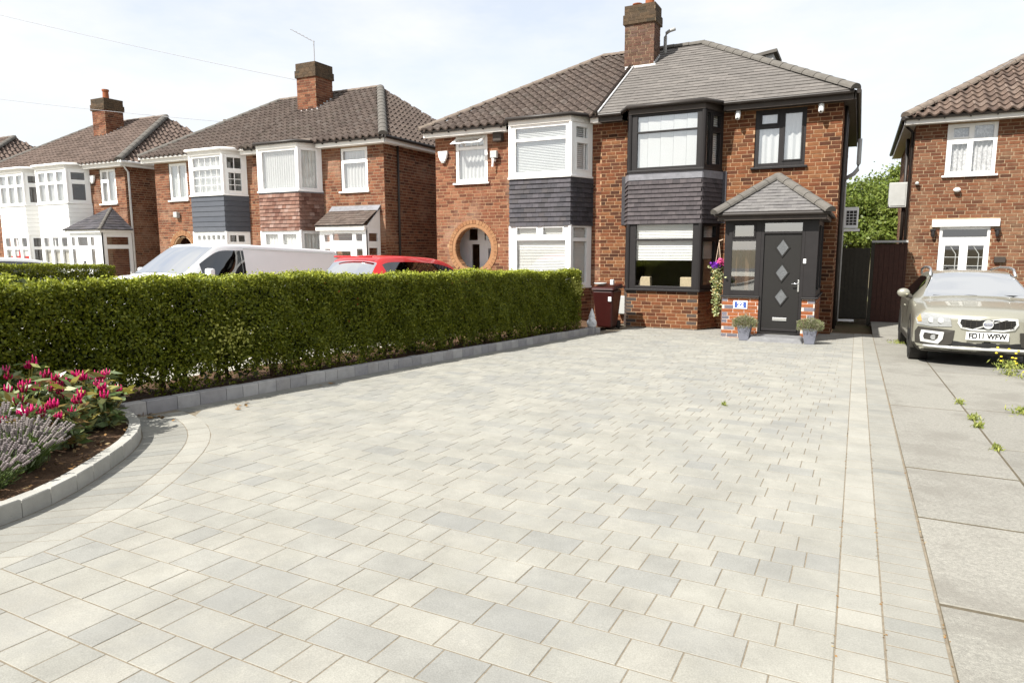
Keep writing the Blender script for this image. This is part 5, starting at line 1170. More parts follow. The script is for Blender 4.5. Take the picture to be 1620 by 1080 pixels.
# ------------------------------------------------------------------ vehicles
def cr(p0, p1, p2, p3, t, k=.42):
    m1 = (p2-p0)*k; m2 = (p3-p1)*k; t2 = t*t; t3 = t2*t
    return (2*t3-3*t2+1)*p1+(t3-2*t2+t)*m1+(-2*t3+3*t2)*p2+(t3-t2)*m2
def loft(C, sub):
    C = np.array(C, float)
    def res(G):
        n = len(G); out = []; par = []
        for i in range(n-1):
            for k in range(sub): t = k/sub; out.append(cr(G[max(i-1, 0)], G[i], G[i+1], G[min(i+2, n-1)], t)); par.append(i+t)
        out.append(G[-1]); par.append(n-1); return np.array(out), np.array(par)
    A1, s = res(C); A2, r = res(np.swapaxes(A1, 0, 1)); return np.swapaxes(A2, 0, 1), s, r
def car_body(root, st, paint, regions, sub=6, W0=.92, p=2.5, lower=None, lower_r=1.0):
    """st rows: y zb zs zt wb wt c(plan curvature) cabin; regions: (name, mat, s0, s1, r0, r1)"""
    C = []
    for (y, zb_, zs, zt, wb, wt_, c, cab) in st:
        e = .055 if cab else .02
        rows = [(wb*.90, zb_), (wb*.985, zb_+.1), (wb, zb_+(zs-zb_)*.5), (wb*.99, zs-.09), (wb*.955, zs), (wt_, zt-e), (wt_*.82, zt-.008), (wt_*.42, zt+.012), (0, zt+.018)]
        C.append([(x, y+c*(abs(x)/W0)**p, z) for x, z in rows])
    G, s, r = loft(C, sub); ns, nr = len(s), len(r); parts = {}
    for i in range(ns-1):
        for j in range(nr-1):
            sm, rm = (s[i]+s[i+1])/2, (r[j]+r[j+1])/2; key = ('body', paint)
            for (nm, mt, s0, s1, r0, r1) in regions:
                if s0 <= sm <= s1 and r0 <= rm <= r1: key = (nm, mt); break
            for sg in (1, -1):
                k2 = key if key[0] in ('body', 'windscreen', 'rear_window', 'lower_cladding') else (key[0], key[1], sg)
                mb = parts.setdefault(k2, MB()); q = [G[i, j], G[i, j+1], G[i+1, j+1], G[i+1, j]]
                q = [(a[0]*sg, a[1], a[2]) for a in q]; q = q if sg > 0 else q[::-1]
                mb.quad(*q)
    body = parts[('body', paint)]
    for e, idx in ((0, 0), (-1, 1)):   # close nose and tail
        y0 = st[e][0]; c = st[e][6]; K = 6
        col = G[e]
        for j in range(nr-1):
            for k in range(-K, K):
                q = []
                for (jj, kk) in ((j, k), (j+1, k), (j+1, k+1), (j, k+1)):
                    x = col[jj][0]*kk/K; q.append((x, y0+c*(abs(x)/W0)**p, col[jj][2]))
                body.quad(*(q if idx == 0 else q[::-1]))
    for key, mb in parts.items():
        me = mb.mesh(key[0], key[1]); bm = bmesh.new(); bm.from_mesh(me); bmesh.ops.remove_doubles(bm, verts=bm.verts, dist=.0008)
        bmesh.ops.recalc_face_normals(bm, faces=bm.faces); bm.to_mesh(me); bm.free(); me.polygons.foreach_set('use_smooth', np.ones(len(me.polygons), bool)); me.update()
        link(bpy.data.objects.new(key[0], me), root)
    return G, s, r
def wheel(root, x, y, r, side, w=.2):
    s = side; prof = [(r*.62, 0), (r*.93, .0), (r, .03), (r, w-.03), (r*.93, w), (r*.62, w)]
    m = MB(); m.lathe([(a, b) for a, b in prof], (0, 0, 0), 28)
    m.v = [(x-s*(w-v[2]) if True else 0, y+v[0], r+v[1]) for v in m.v]; wh = m.build('wheel', 'rubber', root, smooth=False)
    m = MB(); m.cyl((x-s*.03, y, r), (x-s*.06, y, r), r*.61, n=24); m.build('rim_dish', 'clad_black', wh)
    for k in range(5):
        a = 2*math.pi*k/5+.3; b = .16; m = MB()
        q = [(math.cos(a-.35)*r*.14, math.sin(a-.35)*r*.14), (math.cos(a-b)*r*.6, math.sin(a-b)*r*.6), (math.cos(a+b)*r*.6, math.sin(a+b)*r*.6), (math.cos(a+.35)*r*.14, math.sin(a+.35)*r*.14)]
        m.prism([(x-s*.03, y+c, r+d) for c, d in q], (s*.025, 0, 0)); m.build('rim_spoke', 'alloy', wh)
    m = MB(); m.cyl((x-s*.03, y, r), (x+s*.0, y, r), r*.18, n=12); m.build('hub', 'alloy', wh)
def arch_ring(root, x, y, r, s, mat='clad_black', r2=1.2, zmin=.22):
    m = MB(); n = 18
    for k in range(n):
        a, b = math.pi*(-.08+1.16*k/n), math.pi*(-.08+1.16*(k+1)/n)
        q = [(r*1.0, a), (r*r2, a), (r*r2, b), (r*1.0, b)]
        p = [(y+rr*math.cos(t), r*.92+rr*math.sin(t)) for rr, t in q]
        m.hexa([(x-s*.06, c, d) for c, d in p]+[(x+s*.012, c, d) for c, d in p])
    m.build('wheel_arch', mat, root)
    m = MB(); m.cyl((x-s*.25, y, r*.95), (x+s*.003, y, r*.95), r*1.08, n=28); m.build('wheel_well', 'dark_plastic', root)
# --- silver-green estate car
vo = thing('estate_car', 'pale green-silver estate car facing the road, parked before the brown brick house', 'car', (1.75, 11.93, g(11.93)), rot=(-SL, 0, 0))
st = [(.03, .24, .60, .70, .88, .72, .30, 0), (.06, .22, .66, .765, .905, .77, .27, 0), (.22, .2, .755, .855, .925, .78, .17, 0), (.75, .2, .86, .955, .935, .77, .07, 0), (1.28, .2, .94, 1.025, .935, .765, .10, 0),
      (2.08, .2, .965, 1.405, .935, .615, .06, 1), (2.9, .2, .98, 1.455, .935, .61, .0, 1), (3.9, .2, 1.0, 1.44, .93, .60, -.03, 1), (4.5, .22, 1.0, 1.36, .91, .58, -.06, 1), (4.78, .25, .97, 1.02, .88, .66, -.1, 1)]
car_body(vo, st, 'volvo_paint', [('windscreen', 'car_glass', 4.08, 4.95, 5.15, 9), ('rear_window', 'car_glass', 8.1, 8.9, 5.2, 9), ('side_window', 'car_side_glass', 4.62, 5.45, 4.15, 4.9), ('side_window', 'car_side_glass', 5.55, 6.45, 4.15, 4.9), ('side_window', 'car_side_glass', 6.55, 7.7, 4.15, 4.9),
                              ('lower_cladding', 'clad_black', 1.0, 9, 0, 1.15)])
MB().box(-.8, .8, 1.3, 4.5, .3, .92).build('cabin_floor', 'car_inside', vo)
for sx in (-.36, .36): 
    MB().box(sx-.22, sx+.22, 2.35, 2.5, .85, 1.15).build('seat', 'car_inside', vo, bevel=.05)
from mathutils.bvhtree import BVHTree
_bm = [o for o in vo.children if o.name.startswith('body')][0].data
NB = BVHTree.FromPolygons([v.co[:] for v in _bm.vertices], [p.vertices[:] for p in _bm.polygons])
def nose(x, z):
    h = NB.ray_cast(Vector((x, -2, z)), Vector((0, 1, 0)))[0]
    return h.y if h is not None and h.y < .6 else nose0(x, z)
def nose0(x, z): return .03+.30*(abs(x)/.92)**2.5+max(0, z-.62)*.36+max(0, z-.72)*.8+max(0, .3-z)*.25
def decal(name, poly, mat, t, parent=None, back=.06, bevel=0, sub=2):
    pts = []
    for i in range(len(poly)):
        a, b = poly[i], poly[(i+1) % len(poly)]
        for k in range(sub): pts.append((a[0]+(b[0]-a[0])*k/sub, a[1]+(b[1]-a[1])*k/sub))
    m = MB(); n = len(pts); m.v = [(x, nose(x, z)-t, z) for x, z in pts]+[(x, nose(x, z)+back, z) for x, z in pts]
    c = (sum(p[0] for p in pts)/n, sum(p[1] for p in pts)/n)
    for f in (.75, .5, .25):
        for x, z in pts: xx = c[0]+(x-c[0])*f; zz = c[1]+(z-c[1])*f; m.v.append((xx, nose(xx, zz)-t, zz))
    m.v.append((c[0], nose(*c)-t, c[1]))
    for i in range(n):
        j = (i+1) % n; m.f.append((j, i, n+i, n+j)); m.f += [(i, j, 2*n+j, 2*n+i), (2*n+i, 2*n+j, 3*n+j, 3*n+i), (3*n+i, 3*n+j, 4*n+j, 4*n+i), (4*n+i, 4*n+j, 5*n)]
    me = m.mesh(name, mat); bm = bmesh.new(); bm.from_mesh(me); bmesh.ops.recalc_face_normals(bm, faces=bm.faces); bm.to_mesh(me); bm.free()
    return link(bpy.data.objects.new(name, me), parent or vo)
def frame_decal(name, po, pi_, mat, t, parent=None):
    m = MB(); n = len(po)
    for i in range(n):
        j = (i+1) % n; q = [po[i], po[j], pi_[j], pi_[i]]
        m.hexa([(x, nose(x, z)-t, z) for x, z in q]+[(x, nose(x, z)+.03, z) for x, z in q])
    me = m.mesh(name, mat); bm = bmesh.new(); bm.from_mesh(me); bmesh.ops.recalc_face_normals(bm, faces=bm.faces); bm.to_mesh(me); bm.free(); return link(bpy.data.objects.new(name, me), parent or vo)
for s in (-1, 1):
    hl_ = decal('headlight', [(s*x, z) for x, z in ((.44, .60), (.465, .735), (.60, .77), (.80, .795), (.9, .70), (.875, .61), (.70, .585))], 'lamp_glass', .014)
    decal('indicator', [(s*x, z) for x, z in ((.84, .765), (.885, .70), (.865, .65), (.82, .66))], 'lamp_orange', .022, hl_)
    for cx in (.58, .70): 
        m = MB(); m.cyl((s*cx, nose(cx, .68)-.012, .685), (s*cx, nose(cx, .68)-.026, .685), .045, .04, 16); m.build('lamp_ring', 'silver_trim', hl_)
    decal('corner_cladding', [(s*x, z) for x, z in ((.40, .545), (.86, .575), (.9, .5), (.89, .32), (.55, .28), (.43, .34), (.41, .42))], 'clad_black', .012)
    fo = [(s*x, z) for x, z in ((.53, .51), (.82, .525), (.835, .44), (.82, .345), (.60, .325), (.545, .40))]; fi = [(s*x, z) for x, z in ((.595, .475), (.775, .49), (.79, .43), (.775, .385), (.645, .37), (.605, .41))]
    fr_ = frame_decal('fog_lamp_surround', fo, fi, 'silver_trim', .028)
    m = MB(); m.cyl((s*.66, nose(.66, .42)-.016, .425), (s*.66, nose(.66, .42)-.024, .425), .04, n=16); m.build('fog_lamp', 'lamp_glass', fr_)
go = [(-.36, .745), (.36, .745), (.375, .66), (.33, .585), (.2, .555), (-.2, .555), (-.33, .585), (-.375, .66)]; gi = [(-.33, .722), (.33, .722), (.343, .66), (.305, .605), (.19, .58), (-.19, .58), (-.305, .605), (-.343, .66)]
decal('grille', gi, 'plate_black', .006); gr2 = frame_decal('grille_surround', go, gi, 'silver_trim', .024)
for k in range(4):
    m = MB(); z = .61+.03*k; m.box(-.32, .32, nose(0, z)-.013, nose(0, z)-.006, z-.004, z+.004); m.build('grille_bar', 'clad_black', gr2)
for k in range(9):
    m = MB(); x = -.28+.07*k; m.box(x-.003, x+.003, nose(0, .65)-.012, nose(0, .65)-.004, .59, .72); m.build('grille_bar', 'clad_black', gr2)
m = MB(); m.hexa([(-.21, nose(.2, .585)-.024, .568), (-.17, nose(.2, .585)-.024, .568), (-.17, nose(.2, .585)-.01, .568), (-.21, nose(.2, .585)-.01, .568), (.19, nose(.2, .735)-.024, .735), (.235, nose(.2, .735)-.024, .735), (.235, nose(.2, .735)-.01, .735), (.19, nose(.2, .735)-.01, .735)]); m.build('diagonal_bar', 'silver_trim', gr2)
y0 = nose(0, .66)-.045
m = MB(); n = 28
for k in range(n):
    a, b = 2*math.pi*k/n, 2*math.pi*(k+1)/n; q = [(.047, a), (.064, a), (.064, b), (.047, b)]
    m.hexa([(r*math.cos(t), y0, .655+r*math.sin(t)) for r, t in q]+[(r*math.cos(t), y0+.03, .655+r*math.sin(t)) for r, t in q])
bd = m.build('badge_ring', 'silver_trim', gr2); MB().cyl((0, y0+.006, .655), (0, y0+.03, .655), .048, n=24).build('badge_disc', 'silver_trim', gr2)
MB().box(-.05, .05, y0-.002, y0+.004, .64, .67).build('badge_band', 'badge_blue', gr2)
m = MB(); m.prism([(.04, y0+.002, .705), (.066, y0+.002, .722), (.064, y0+.002, .69)], (0, .01, 0)); m.build('badge_arrow', 'silver_trim', gr2)
o = bpy.data.objects.new('badge_lettering', text_mesh('VOLVO', .026, 'silver_trim', .001, .95)); o.matrix_basis = Matrix.Translation((0, y0-.004, .655))@FACE_ROAD; link(o, gr2)
pl = MB(); pl.box(-.262, .262, nose(.2, .48)-.045, nose(.2, .48)-.032, .42, .535); pl = pl.build('number_plate', 'plate_white', vo, bevel=.004)
o = bpy.data.objects.new('plate_lettering', text_mesh('FD11 WFW', .112, 'plate_black', .001, .82)); o.matrix_basis = Matrix.Translation((0, nose(.2, .48)-.047, .478))@FACE_ROAD; link(o, pl)
decal('lower_intake', [(-.52, .40), (.52, .40), (.58, .32), (.5, .30), (-.5, .30), (-.58, .32)], 'plate_black', .004)
m = MB(); m.tube([(x, nose(x, .285)-.03, .285) for x in np.linspace(-.78, .78, 15)], .022, 8); m.build('skid_bar', 'silver_trim', vo, smooth=True)
decal('bumper_base', [(-.86, .275), (.86, .275), (.8, .2), (-.8, .2)], 'clad_black', .01)
for s in (-1, 1):
    m = MB(); m.tube([(s*.61, 1.98, 1.36), (s*.60, 2.15, 1.475), (s*.60, 2.5, 1.51), (s*.595, 3.4, 1.525), (s*.585, 4.2, 1.49), (s*.57, 4.4, 1.40)], .022, 8); m.build('roof_rail', 'alloy', vo, smooth=True)
    m = MB(); m.ell((s*1.02, 1.62, 1.06), (.1, .06, .075), 12, 8); mr_ = m.build('wing_mirror', 'volvo_paint', vo, smooth=True); MB().tube([(s*.88, 1.64, .98), (s*.96, 1.63, 1.0), (s*1.0, 1.63, 1.02)], .025, 8).build('mirror_arm', 'clad_black', mr_)
    MB().box(min(s*.925, s*.945), max(s*.925, s*.945), 2.55, 2.75, .80, .825).build('door_handle', 'volvo_paint', vo, bevel=.006)
    for y in (.93, 3.74): wheel(vo, s*.935, y, .35, s, .22); arch_ring(vo, s*.925, y, .35, s)
    MB().box(min(s*.90, s*.945), max(s*.90, s*.945), 1.35, 3.3, .27, .36).build('sill_trim', 'clad_black', vo, bevel=.02)
m = MB(); m.tube([(-.6, 1.36, 1.035), (-.1, 1.30, 1.045), (.0, 1.28, 1.04)], .008, 5); m.tube([(0, 1.36, 1.05), (.5, 1.34, 1.05), (.62, 1.42, 1.04)], .008, 5); m.build('wiper', 'rubber', vo)
# --- white van
va = thing('panel_van', 'white panel van parked nose to the road behind the hedge', 'van', (-13.55, 8.7, g(8.7)-.08), rot=(-SL*1.3, 0, 0))
st = [(.05, .3, .85, .95, .9, .7, .25, 0), (.12, .28, .98, 1.10, .95, .8, .2, 0), (.55, .28, 1.08, 1.22, .98, .82, .12, 0), (.85, .28, 1.12, 1.27, .98, .82, .1, 0), (1.75, .28, 1.18, 1.88, .98, .74, .06, 1), (2.3, .28, 1.2, 1.955, .98, .78, 0, 1), (3.2, .28, 1.2, 1.965, .985, .80, 0, 1), (5.5, .28, 1.2, 1.95, .985, .80, 0, 1), (5.66, .3, 1.2, 1.90, .97, .78, 0, 1)]
car_body(va, st, 'van_paint', [('windscreen', 'car_glass', 3.06, 4.0, 5.1, 9), ('side_window', 'car_side_glass', 3.55, 4.33, 4.08, 4.78), ('side_window', 'car_side_glass', 4.34, 5.3, 4.08, 4.78)], W0=.98)
MB().box(-.85, .85, 1.0, 4.8, .4, 1.1).build('cabin_floor', 'car_inside', va)
for s in (-1, 1):
    m = MB(); m.box(min(s*1.03, s*1.22), max(s*1.03, s*1.22), 1.28, 1.42, 1.12, 1.4); mm = m.build('wing_mirror', 'van_paint', va, bevel=.04); MB().tube([(s*.95, 1.35, 1.12), (s*1.1, 1.36, 1.15)], .04, 8).build('mirror_arm', 'clad_black', mm)
    MB().box(min(s*.98, s*1.0), max(s*.98, s*1.0), 2.45, 5.4, 1.2, 1.225).build('side_rail', 'van_paint', va, bevel=.004)
    MB().box(min(s*.975, s*.995), max(s*.975, s*.995), 2.38, 2.5, 1.02, 1.06).build('door_handle', 'clad_black', va)
    m = MB(); m.tube([(s*.955, 2.42, 1.15), (s*.9, 2.42, 1.55), (s*.83, 2.42, 1.85)], .006, 4); m.tube([(s*.958, 2.55, 1.72), (s*.945, 3.5, 1.75), (s*.945, 4.85, 1.75)][:0]+[(s*.83, 2.5, 1.87), (s*.845, 5.5, 1.87)], .008, 4); m.build('panel_seam', 'grey_plastic', va)
    for y in (.95, 3.9): wheel(va, s*.96, y, .33, s); arch_ring(va, s*.965, y, .33, s, 'van_paint')
m = MB(); m.tube([(-.7, .87, 1.26), (.1, .84, 1.29)], .012, 5); m.build('wiper', 'rubber', va)
# --- red hatchback
rc = thing('hatchback_car', 'red hatchback parked nose to the house behind the hedge', 'car', (-8.55, 9.6, g(9.6)+.07), rot=(-SL, 0, 0))
st = [(.1, .28, .82, .95, .82, .66, -.2+.4, 1), (.16, .25, .9, 1.04, .85, .62, .12, 1), (.62, .22, .98, 1.46, .86, .55, .08, 1), (1.3, .22, .97, 1.53, .87, .57, .0, 1), (2.4, .22, .95, 1.51, .87, .58, 0, 1), (3.05, .22, .92, 1.39, .87, .6, 0, 1), (3.75, .22, .9, 1.02, .87, .7, -.06, 0), (4.25, .24, .8, .86, .85, .7, -.15, 0), (4.45, .28, .6, .7, .8, .6, -.3, 0)]
car_body(rc, st, 'red_paint', [('rear_window', 'car_glass', 1.1, 1.9, 5.1, 9), ('windscreen', 'car_glass', 5.05, 5.95, 5.15, 9), ('side_window', 'car_side_glass', 1.95, 2.6, 4.2, 4.9), ('side_window', 'car_side_glass', 2.7, 3.75, 4.15, 4.9), ('side_window', 'car_side_glass', 3.85, 5.2, 4.15, 4.9)], W0=.86)
MB().box(-.75, .75, .6, 3.3, .3, .88).build('cabin_floor', 'car_inside', rc)
for s in (-1, 1):
    for y in (.75, 3.6): wheel(rc, s*.87, y, .3, s); arch_ring(rc, s*.86, y, .3, s, 'red_paint')
    m = MB(); m.ell((s*.96, 3.2, 1.0), (.09, .06, .07), 10, 8); m.build('wing_mirror', 'red_paint', rc, smooth=True)
    decal_ = MB(); decal_.box(min(s*.62, s*.78), max(s*.62, s*.78), .1, .2, .72, .95); decal_.build('tail_lamp', 'flag_red', rc, bevel=.02)
m = MB(); m.tube([(-.45, .52, 1.5), (.45, .52, 1.5)], .02, 6); m.build('rear_spoiler', 'red_paint', rc, smooth=True)
# --- white car at the far left
wc = thing('hatchback_car', 'white car at the far left whose roof shows above the distant low hedge', 'car', (-26.4, 11.2, g(11)), rot=(-SL, 0, 0))
car_body(wc, st, 'van_paint', [('rear_window', 'car_glass', 1.1, 1.9, 5.1, 9), ('windscreen', 'car_glass', 5.05, 5.95, 5.15, 9), ('side_window', 'car_side_glass', 1.95, 3.75, 4.2, 4.9), ('side_window', 'car_side_glass', 3.85, 5.2, 4.15, 4.9)], W0=.86)
for s in (-1, 1):
    for y in (.75, 3.6): wheel(wc, s*.87, y, .3, s)
# ------------------------------------------------------------------ vegetation
def hx(y): return float(np.interp(y, KH[:, 1], KH[:, 0]))-.22     # front face of the hedge
def hedge(name, label, front, y0, y1, width, top, bot, n, size, stems=True, gold=None):
    h = thing(name, label, 'hedge', (front((y0+y1)/2)-width/2, (y0+y1)/2, g((y0+y1)/2)))
    L = y1-y0
    # shell points: front face, top face, back face, end face plus some inside
    def wob(a, b, c): return .03*np.sin(a*1.3+b*2)+.03*np.sin(a*3.1+b*5)+.035*np.sin(a*7.3-b*3.7+c)+.02*np.sin(a*13.1+b*11.0)
    def lay(k, kind):
        y = RNG.uniform(y0, y1, k); fr = np.interp(y, np.linspace(y0-.5, y1+.5, 200), [front(v) for v in np.linspace(y0-.5, y1+.5, 200)])
        tz = top(y); bz = np.array([g(v) for v in y])+bot
        t = RNG.random(k); dep = np.abs(RNG.normal(0, .07, k))
        if kind == 'f': z = bz+(tz-bz)*t; x = fr-dep+wob(y, z, 1.)-.06*(1-t)**2
        elif kind == 'b': z = bz+(tz-bz)*t; x = fr-width+dep+wob(y, z, 2.)
        elif kind == 't': x = fr-width*t; z = tz-dep*.8+wob(y, x, 3.)*.6
        elif kind == 'e': y = y1+wob(t*3, RNG.random(k)*2, 1.)-dep; fr = np.full(k, front(y1)); x = fr-width*RNG.random(k); z = g(y1)+bot+(top(y1)-g(y1)-bot)*t
        else: z = bz+(tz-bz)*t; x = fr-width*RNG.uniform(.1, .9, k)
        return np.stack([x, y, z], 1)
    P = np.concatenate([lay(int(n*.44), 'f'), lay(int(n*.26), 't'), lay(int(n*.12), 'b'), lay(int(n*.05), 'e'), lay(int(n*.13), 'i')])
    # thin and open towards the foot, with holes
    zr = (P[:, 2]-np.array([g(v) for v in P[:, 1]])-bot)/1.1
    hole = np.sin(P[:, 1]*4.7+np.sin(P[:, 1]*1.9)*2)*np.sin(P[:, 2]*9+P[:, 1]*2)
    keep = (zr > .16) | (RNG.random(len(P)) < np.clip(.35+zr*2.4-.4*(hole > .3), .08, 1))
    P = P[keep]; d = RNG.random(len(P))
    add_leaves('foliage', P, size, 'leaf_hedge', h, wid=.62)
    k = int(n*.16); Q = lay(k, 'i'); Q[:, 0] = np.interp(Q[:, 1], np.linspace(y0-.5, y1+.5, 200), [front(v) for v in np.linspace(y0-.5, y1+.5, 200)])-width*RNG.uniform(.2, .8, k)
    zr = (Q[:, 2]-np.array([g(v) for v in Q[:, 1]])-bot)/1.1; Q = Q[(zr > .2) & (zr < .93) | (RNG.random(k) < .12)]; add_leaves('inner_foliage', Q, size*2.5, 'leaf_core', h, wid=.7)  # added filler leaves blocking light through the hedge; inner darkness is in their colour
    k = int(n*.09); Q = lay(k, 't'); Q[:, 2] += np.abs(RNG.normal(0, .022, k)); add_leaves('lit_shoots', Q, size*.9, 'leaf_shoot_lit', h, wid=.55)  # pale top shoots; the hedge top's sunlit brightness is put into their colour
    if gold:
        for (gy, gz, r) in gold:
            k = 260; Q = np.stack([np.array([front(gy)]*k)+RNG.normal(.01, .03, k), gy+RNG.normal(0, r, k), g(gy)+gz+RNG.normal(0, r*.6, k)], 1); add_leaves('variegated_sprig', Q, size*1.1, 'leaf_gold', h, wid=.6)['kind'] = 'stuff'
    if stems:
        m = MB(); y = y0+.1
        while y < y1-.1:
            x = front(y)-width*random.uniform(.3, .7); z = g(y)
            for b in range(3):
                q = [(x, y, z), (x+random.uniform(-.06, .06), y+random.uniform(-.08, .08), z+.3), (x+random.uniform(-.16, .16), y+random.uniform(-.2, .2), z+.75)]; m.tube(q, [.022, .016, .008], 5)
            y += random.uniform(.22, .42)
        m.build('stems', 'bark', h)
    return h
hedge('hedge', 'long clipped dark green hedge running beside the driveway kerb', hx, -.6, 13.75, .8, lambda y: 1.165-.0205*np.asarray(y), .10, 310000, .033, gold=[(5.05, .62, .2), (13.6, .98, .12), (13.4, 1.15, .1)])
hedge('hedge', 'distant low sunlit hedge beyond the white van', lambda y: -24.0, 8.5, 15.5, .8, lambda y: 1.36-.037*np.asarray(y)+.0, .05, 30000, .06, stems=False)
# trees behind the side passage
def tree(label, x, y, h, r, n, base=-.6, mat='leaf_tree'):
    t = thing('garden_tree', label, 'tree', (x, y, base), 'trees behind the side passage')
    m = MB(); m.tube([(x, y, base), (x+.1, y, base+h*.3), (x-.1, y+.1, base+h*.6)], [.2, .15, .08], 8)
    cl = []
    for k in range(26):
        a = RNG.normal(size=3); a /= np.linalg.norm(a); c = np.array([x, y, base+h*.62])+a*np.array([r*.75, r*.75, h*.30])*RNG.uniform(.45, 1); cl.append(c)
        m.tube([(x, y, base+h*.35), tuple((c+np.array([x, y, base+h*.4]))/2), tuple(c)], [.06, .04, .015], 5)
    m.build('trunk', 'bark', t)
    P = np.concatenate([c+RNG.normal(size=(n//26, 3))*np.array([.3, .3, .24])*r*.5 for c in cl]); add_leaves('crown', P, .15, mat, t, wid=.6)
tree('dense light green garden tree seen over the dark gate', .2, 33, 5.2, 2.0, 16000)
tree('taller tree behind, touching the right-hand house side', 1.6, 38, 6.4, 2.4, 15000)
tree('smaller bushy tree low behind the fence panel', 1.15, 27.5, 3.7, 1.1, 9000)
tree('garden tree partly hidden by the brick house corner', -1.6, 36, 5.0, 2.1, 9000)
# celosia bed
def celosia(x, y, h, k, label):
    z = g(y)+.05; t = thing('celosia_plant', label, 'plant', (x, y, z), 'magenta plumed plants in the flower bed'); m = MB(); P = []; AI = []; tips = []
    for i in range(k):
        a = random.uniform(0, 6.28); r = random.uniform(.02, .16); hh = h*random.uniform(.72, 1.05); tip = (x+math.cos(a)*r, y+math.sin(a)*r, z+hh); tips.append(tip)
        m.tube([(x+math.cos(a)*.02, y+math.sin(a)*.02, z), (x+math.cos(a)*r*.6, y+math.sin(a)*r*.6, z+hh*.55), tip], [.007, .006, .005], 5)
        for q in range(34):
            f = random.uniform(.12, 1.08); b = random.uniform(0, 6.28); rad = .05+.05*random.random()
            P.append((x+math.cos(a)*r*f+math.cos(b)*rad, y+math.sin(a)*r*f+math.sin(b)*rad, z+hh*f*.97)); AI.append((math.cos(b), math.sin(b), random.uniform(-.4, .5)))
    m.build('stems', 'leaf_celosia', t); add_leaves('foliage', np.array(P), .115, 'leaf_celosia', t, wid=.33, aim=np.array(AI))
    for tp in tips:      # plume: cluster of upright flames
        m = MB()
        nq = random.choice((6, 8, 11)); ps = random.uniform(.55, .95)
        for q in range(nq):
            a = q*2.4; r = .026*ps*math.sqrt(q/nq)*1.2; hh = ps*random.uniform(.045, .085)*(1.2-r*10)
            c = (tp[0]+math.cos(a)*r, tp[1]+math.sin(a)*r, tp[2]-.02)
            m.tube([c, (c[0]+math.cos(a)*.012, c[1]+math.sin(a)*.012, c[2]+hh*.6), (c[0]+math.cos(a)*.013, c[1]+math.sin(a)*.013, c[2]+hh)], [.006, .009*ps, .002], 5)
        m.build('flower_plume', 'celosia', t, smooth=True)
cel = [(-5.0, 2.78, .34, 6, 'magenta plumed plant at the front of the bed, nearest the pale kerb'), (-4.95, 2.5, .34, 5, 'magenta plumed plant beside the lavender bush'), (-5.25, 2.98, .4, 6, 'magenta plumed plant in the middle of the flower bed'),
       (-5.5, 3.05, .46, 6, 'magenta plumed plant at the rear of the bed under the hedge'), (-5.3, 3.25, .4, 6, 'magenta plumed plant nearest the straight grey kerb'), (-5.68, 2.85, .5, 6, 'tallest magenta plumed plant, darkest in the hedge shade'),
       (-5.4, 2.68, .42, 5, 'magenta plumed plant at the bed rear behind the lavender'), (-5.72, 2.55, .4, 4, 'magenta plumed plant farthest out at the photo edge of the bed'), (-5.55, 3.35, .4, 5, 'magenta plumed plant at the corner where both kerbs meet')]
for c in cel: celosia(*c)
def lavender(x, y, r, h, n, label):
    z = g(y)+.05; t = thing('lavender_bush', label, 'plant', (x, y, z), 'lavender bushes in the flower bed'); m = MB(); P = []; AI = []; H = MB()
    for i in range(n):
        a = random.uniform(0, 6.28); f = math.sqrt(random.random()); ln = h*random.uniform(.8, 1.1); lean = f*1.0
        tip = (x+math.cos(a)*(r*.25*f+ln*math.sin(lean)*.9), y+math.sin(a)*(r*.25*f+ln*math.sin(lean)*.9), z+ln*math.cos(lean*.85))
        b = (x+math.cos(a)*r*.3*f, y+math.sin(a)*r*.3*f, z)
        mid = tuple((b[k]+tip[k])/2+(.03 if k == 2 else 0) for k in range(3)); m.tube([b, mid, tip], [.003, .0025, .002], 4)
        d = Vector(tip)-Vector(mid); d.normalize()
        for w in range(4): H.ell(tuple(Vector(tip)+d*(w*.013-.03)), (.0085, .0085, .008), 5, 3)
        for q in range(7):
            s = random.uniform(.1, .85); P.append(tuple(b[k]+(tip[k]-b[k])*s+random.gauss(0, .012) for k in range(3))); AI.append(tuple(d))
    m.build('stems', 'lavender_leaf', t); add_leaves('foliage', np.array(P), .05, 'lavender_leaf', t, wid=.14, aim=np.array(AI)); H.build('flower_spikes', 'lavender_head', t)['kind'] = 'stuff'
lavender(-4.72, 2.3, .34, .31, 330, 'spreading faded lavender bush spilling towards the pale kerb'); lavender(-5.1, 2.35, .32, .34, 220, 'second lavender bush behind, against the magenta plants'); lavender(-4.45, 2.0, .28, .26, 200, 'low lavender bush at the photo edge beside the kerb')
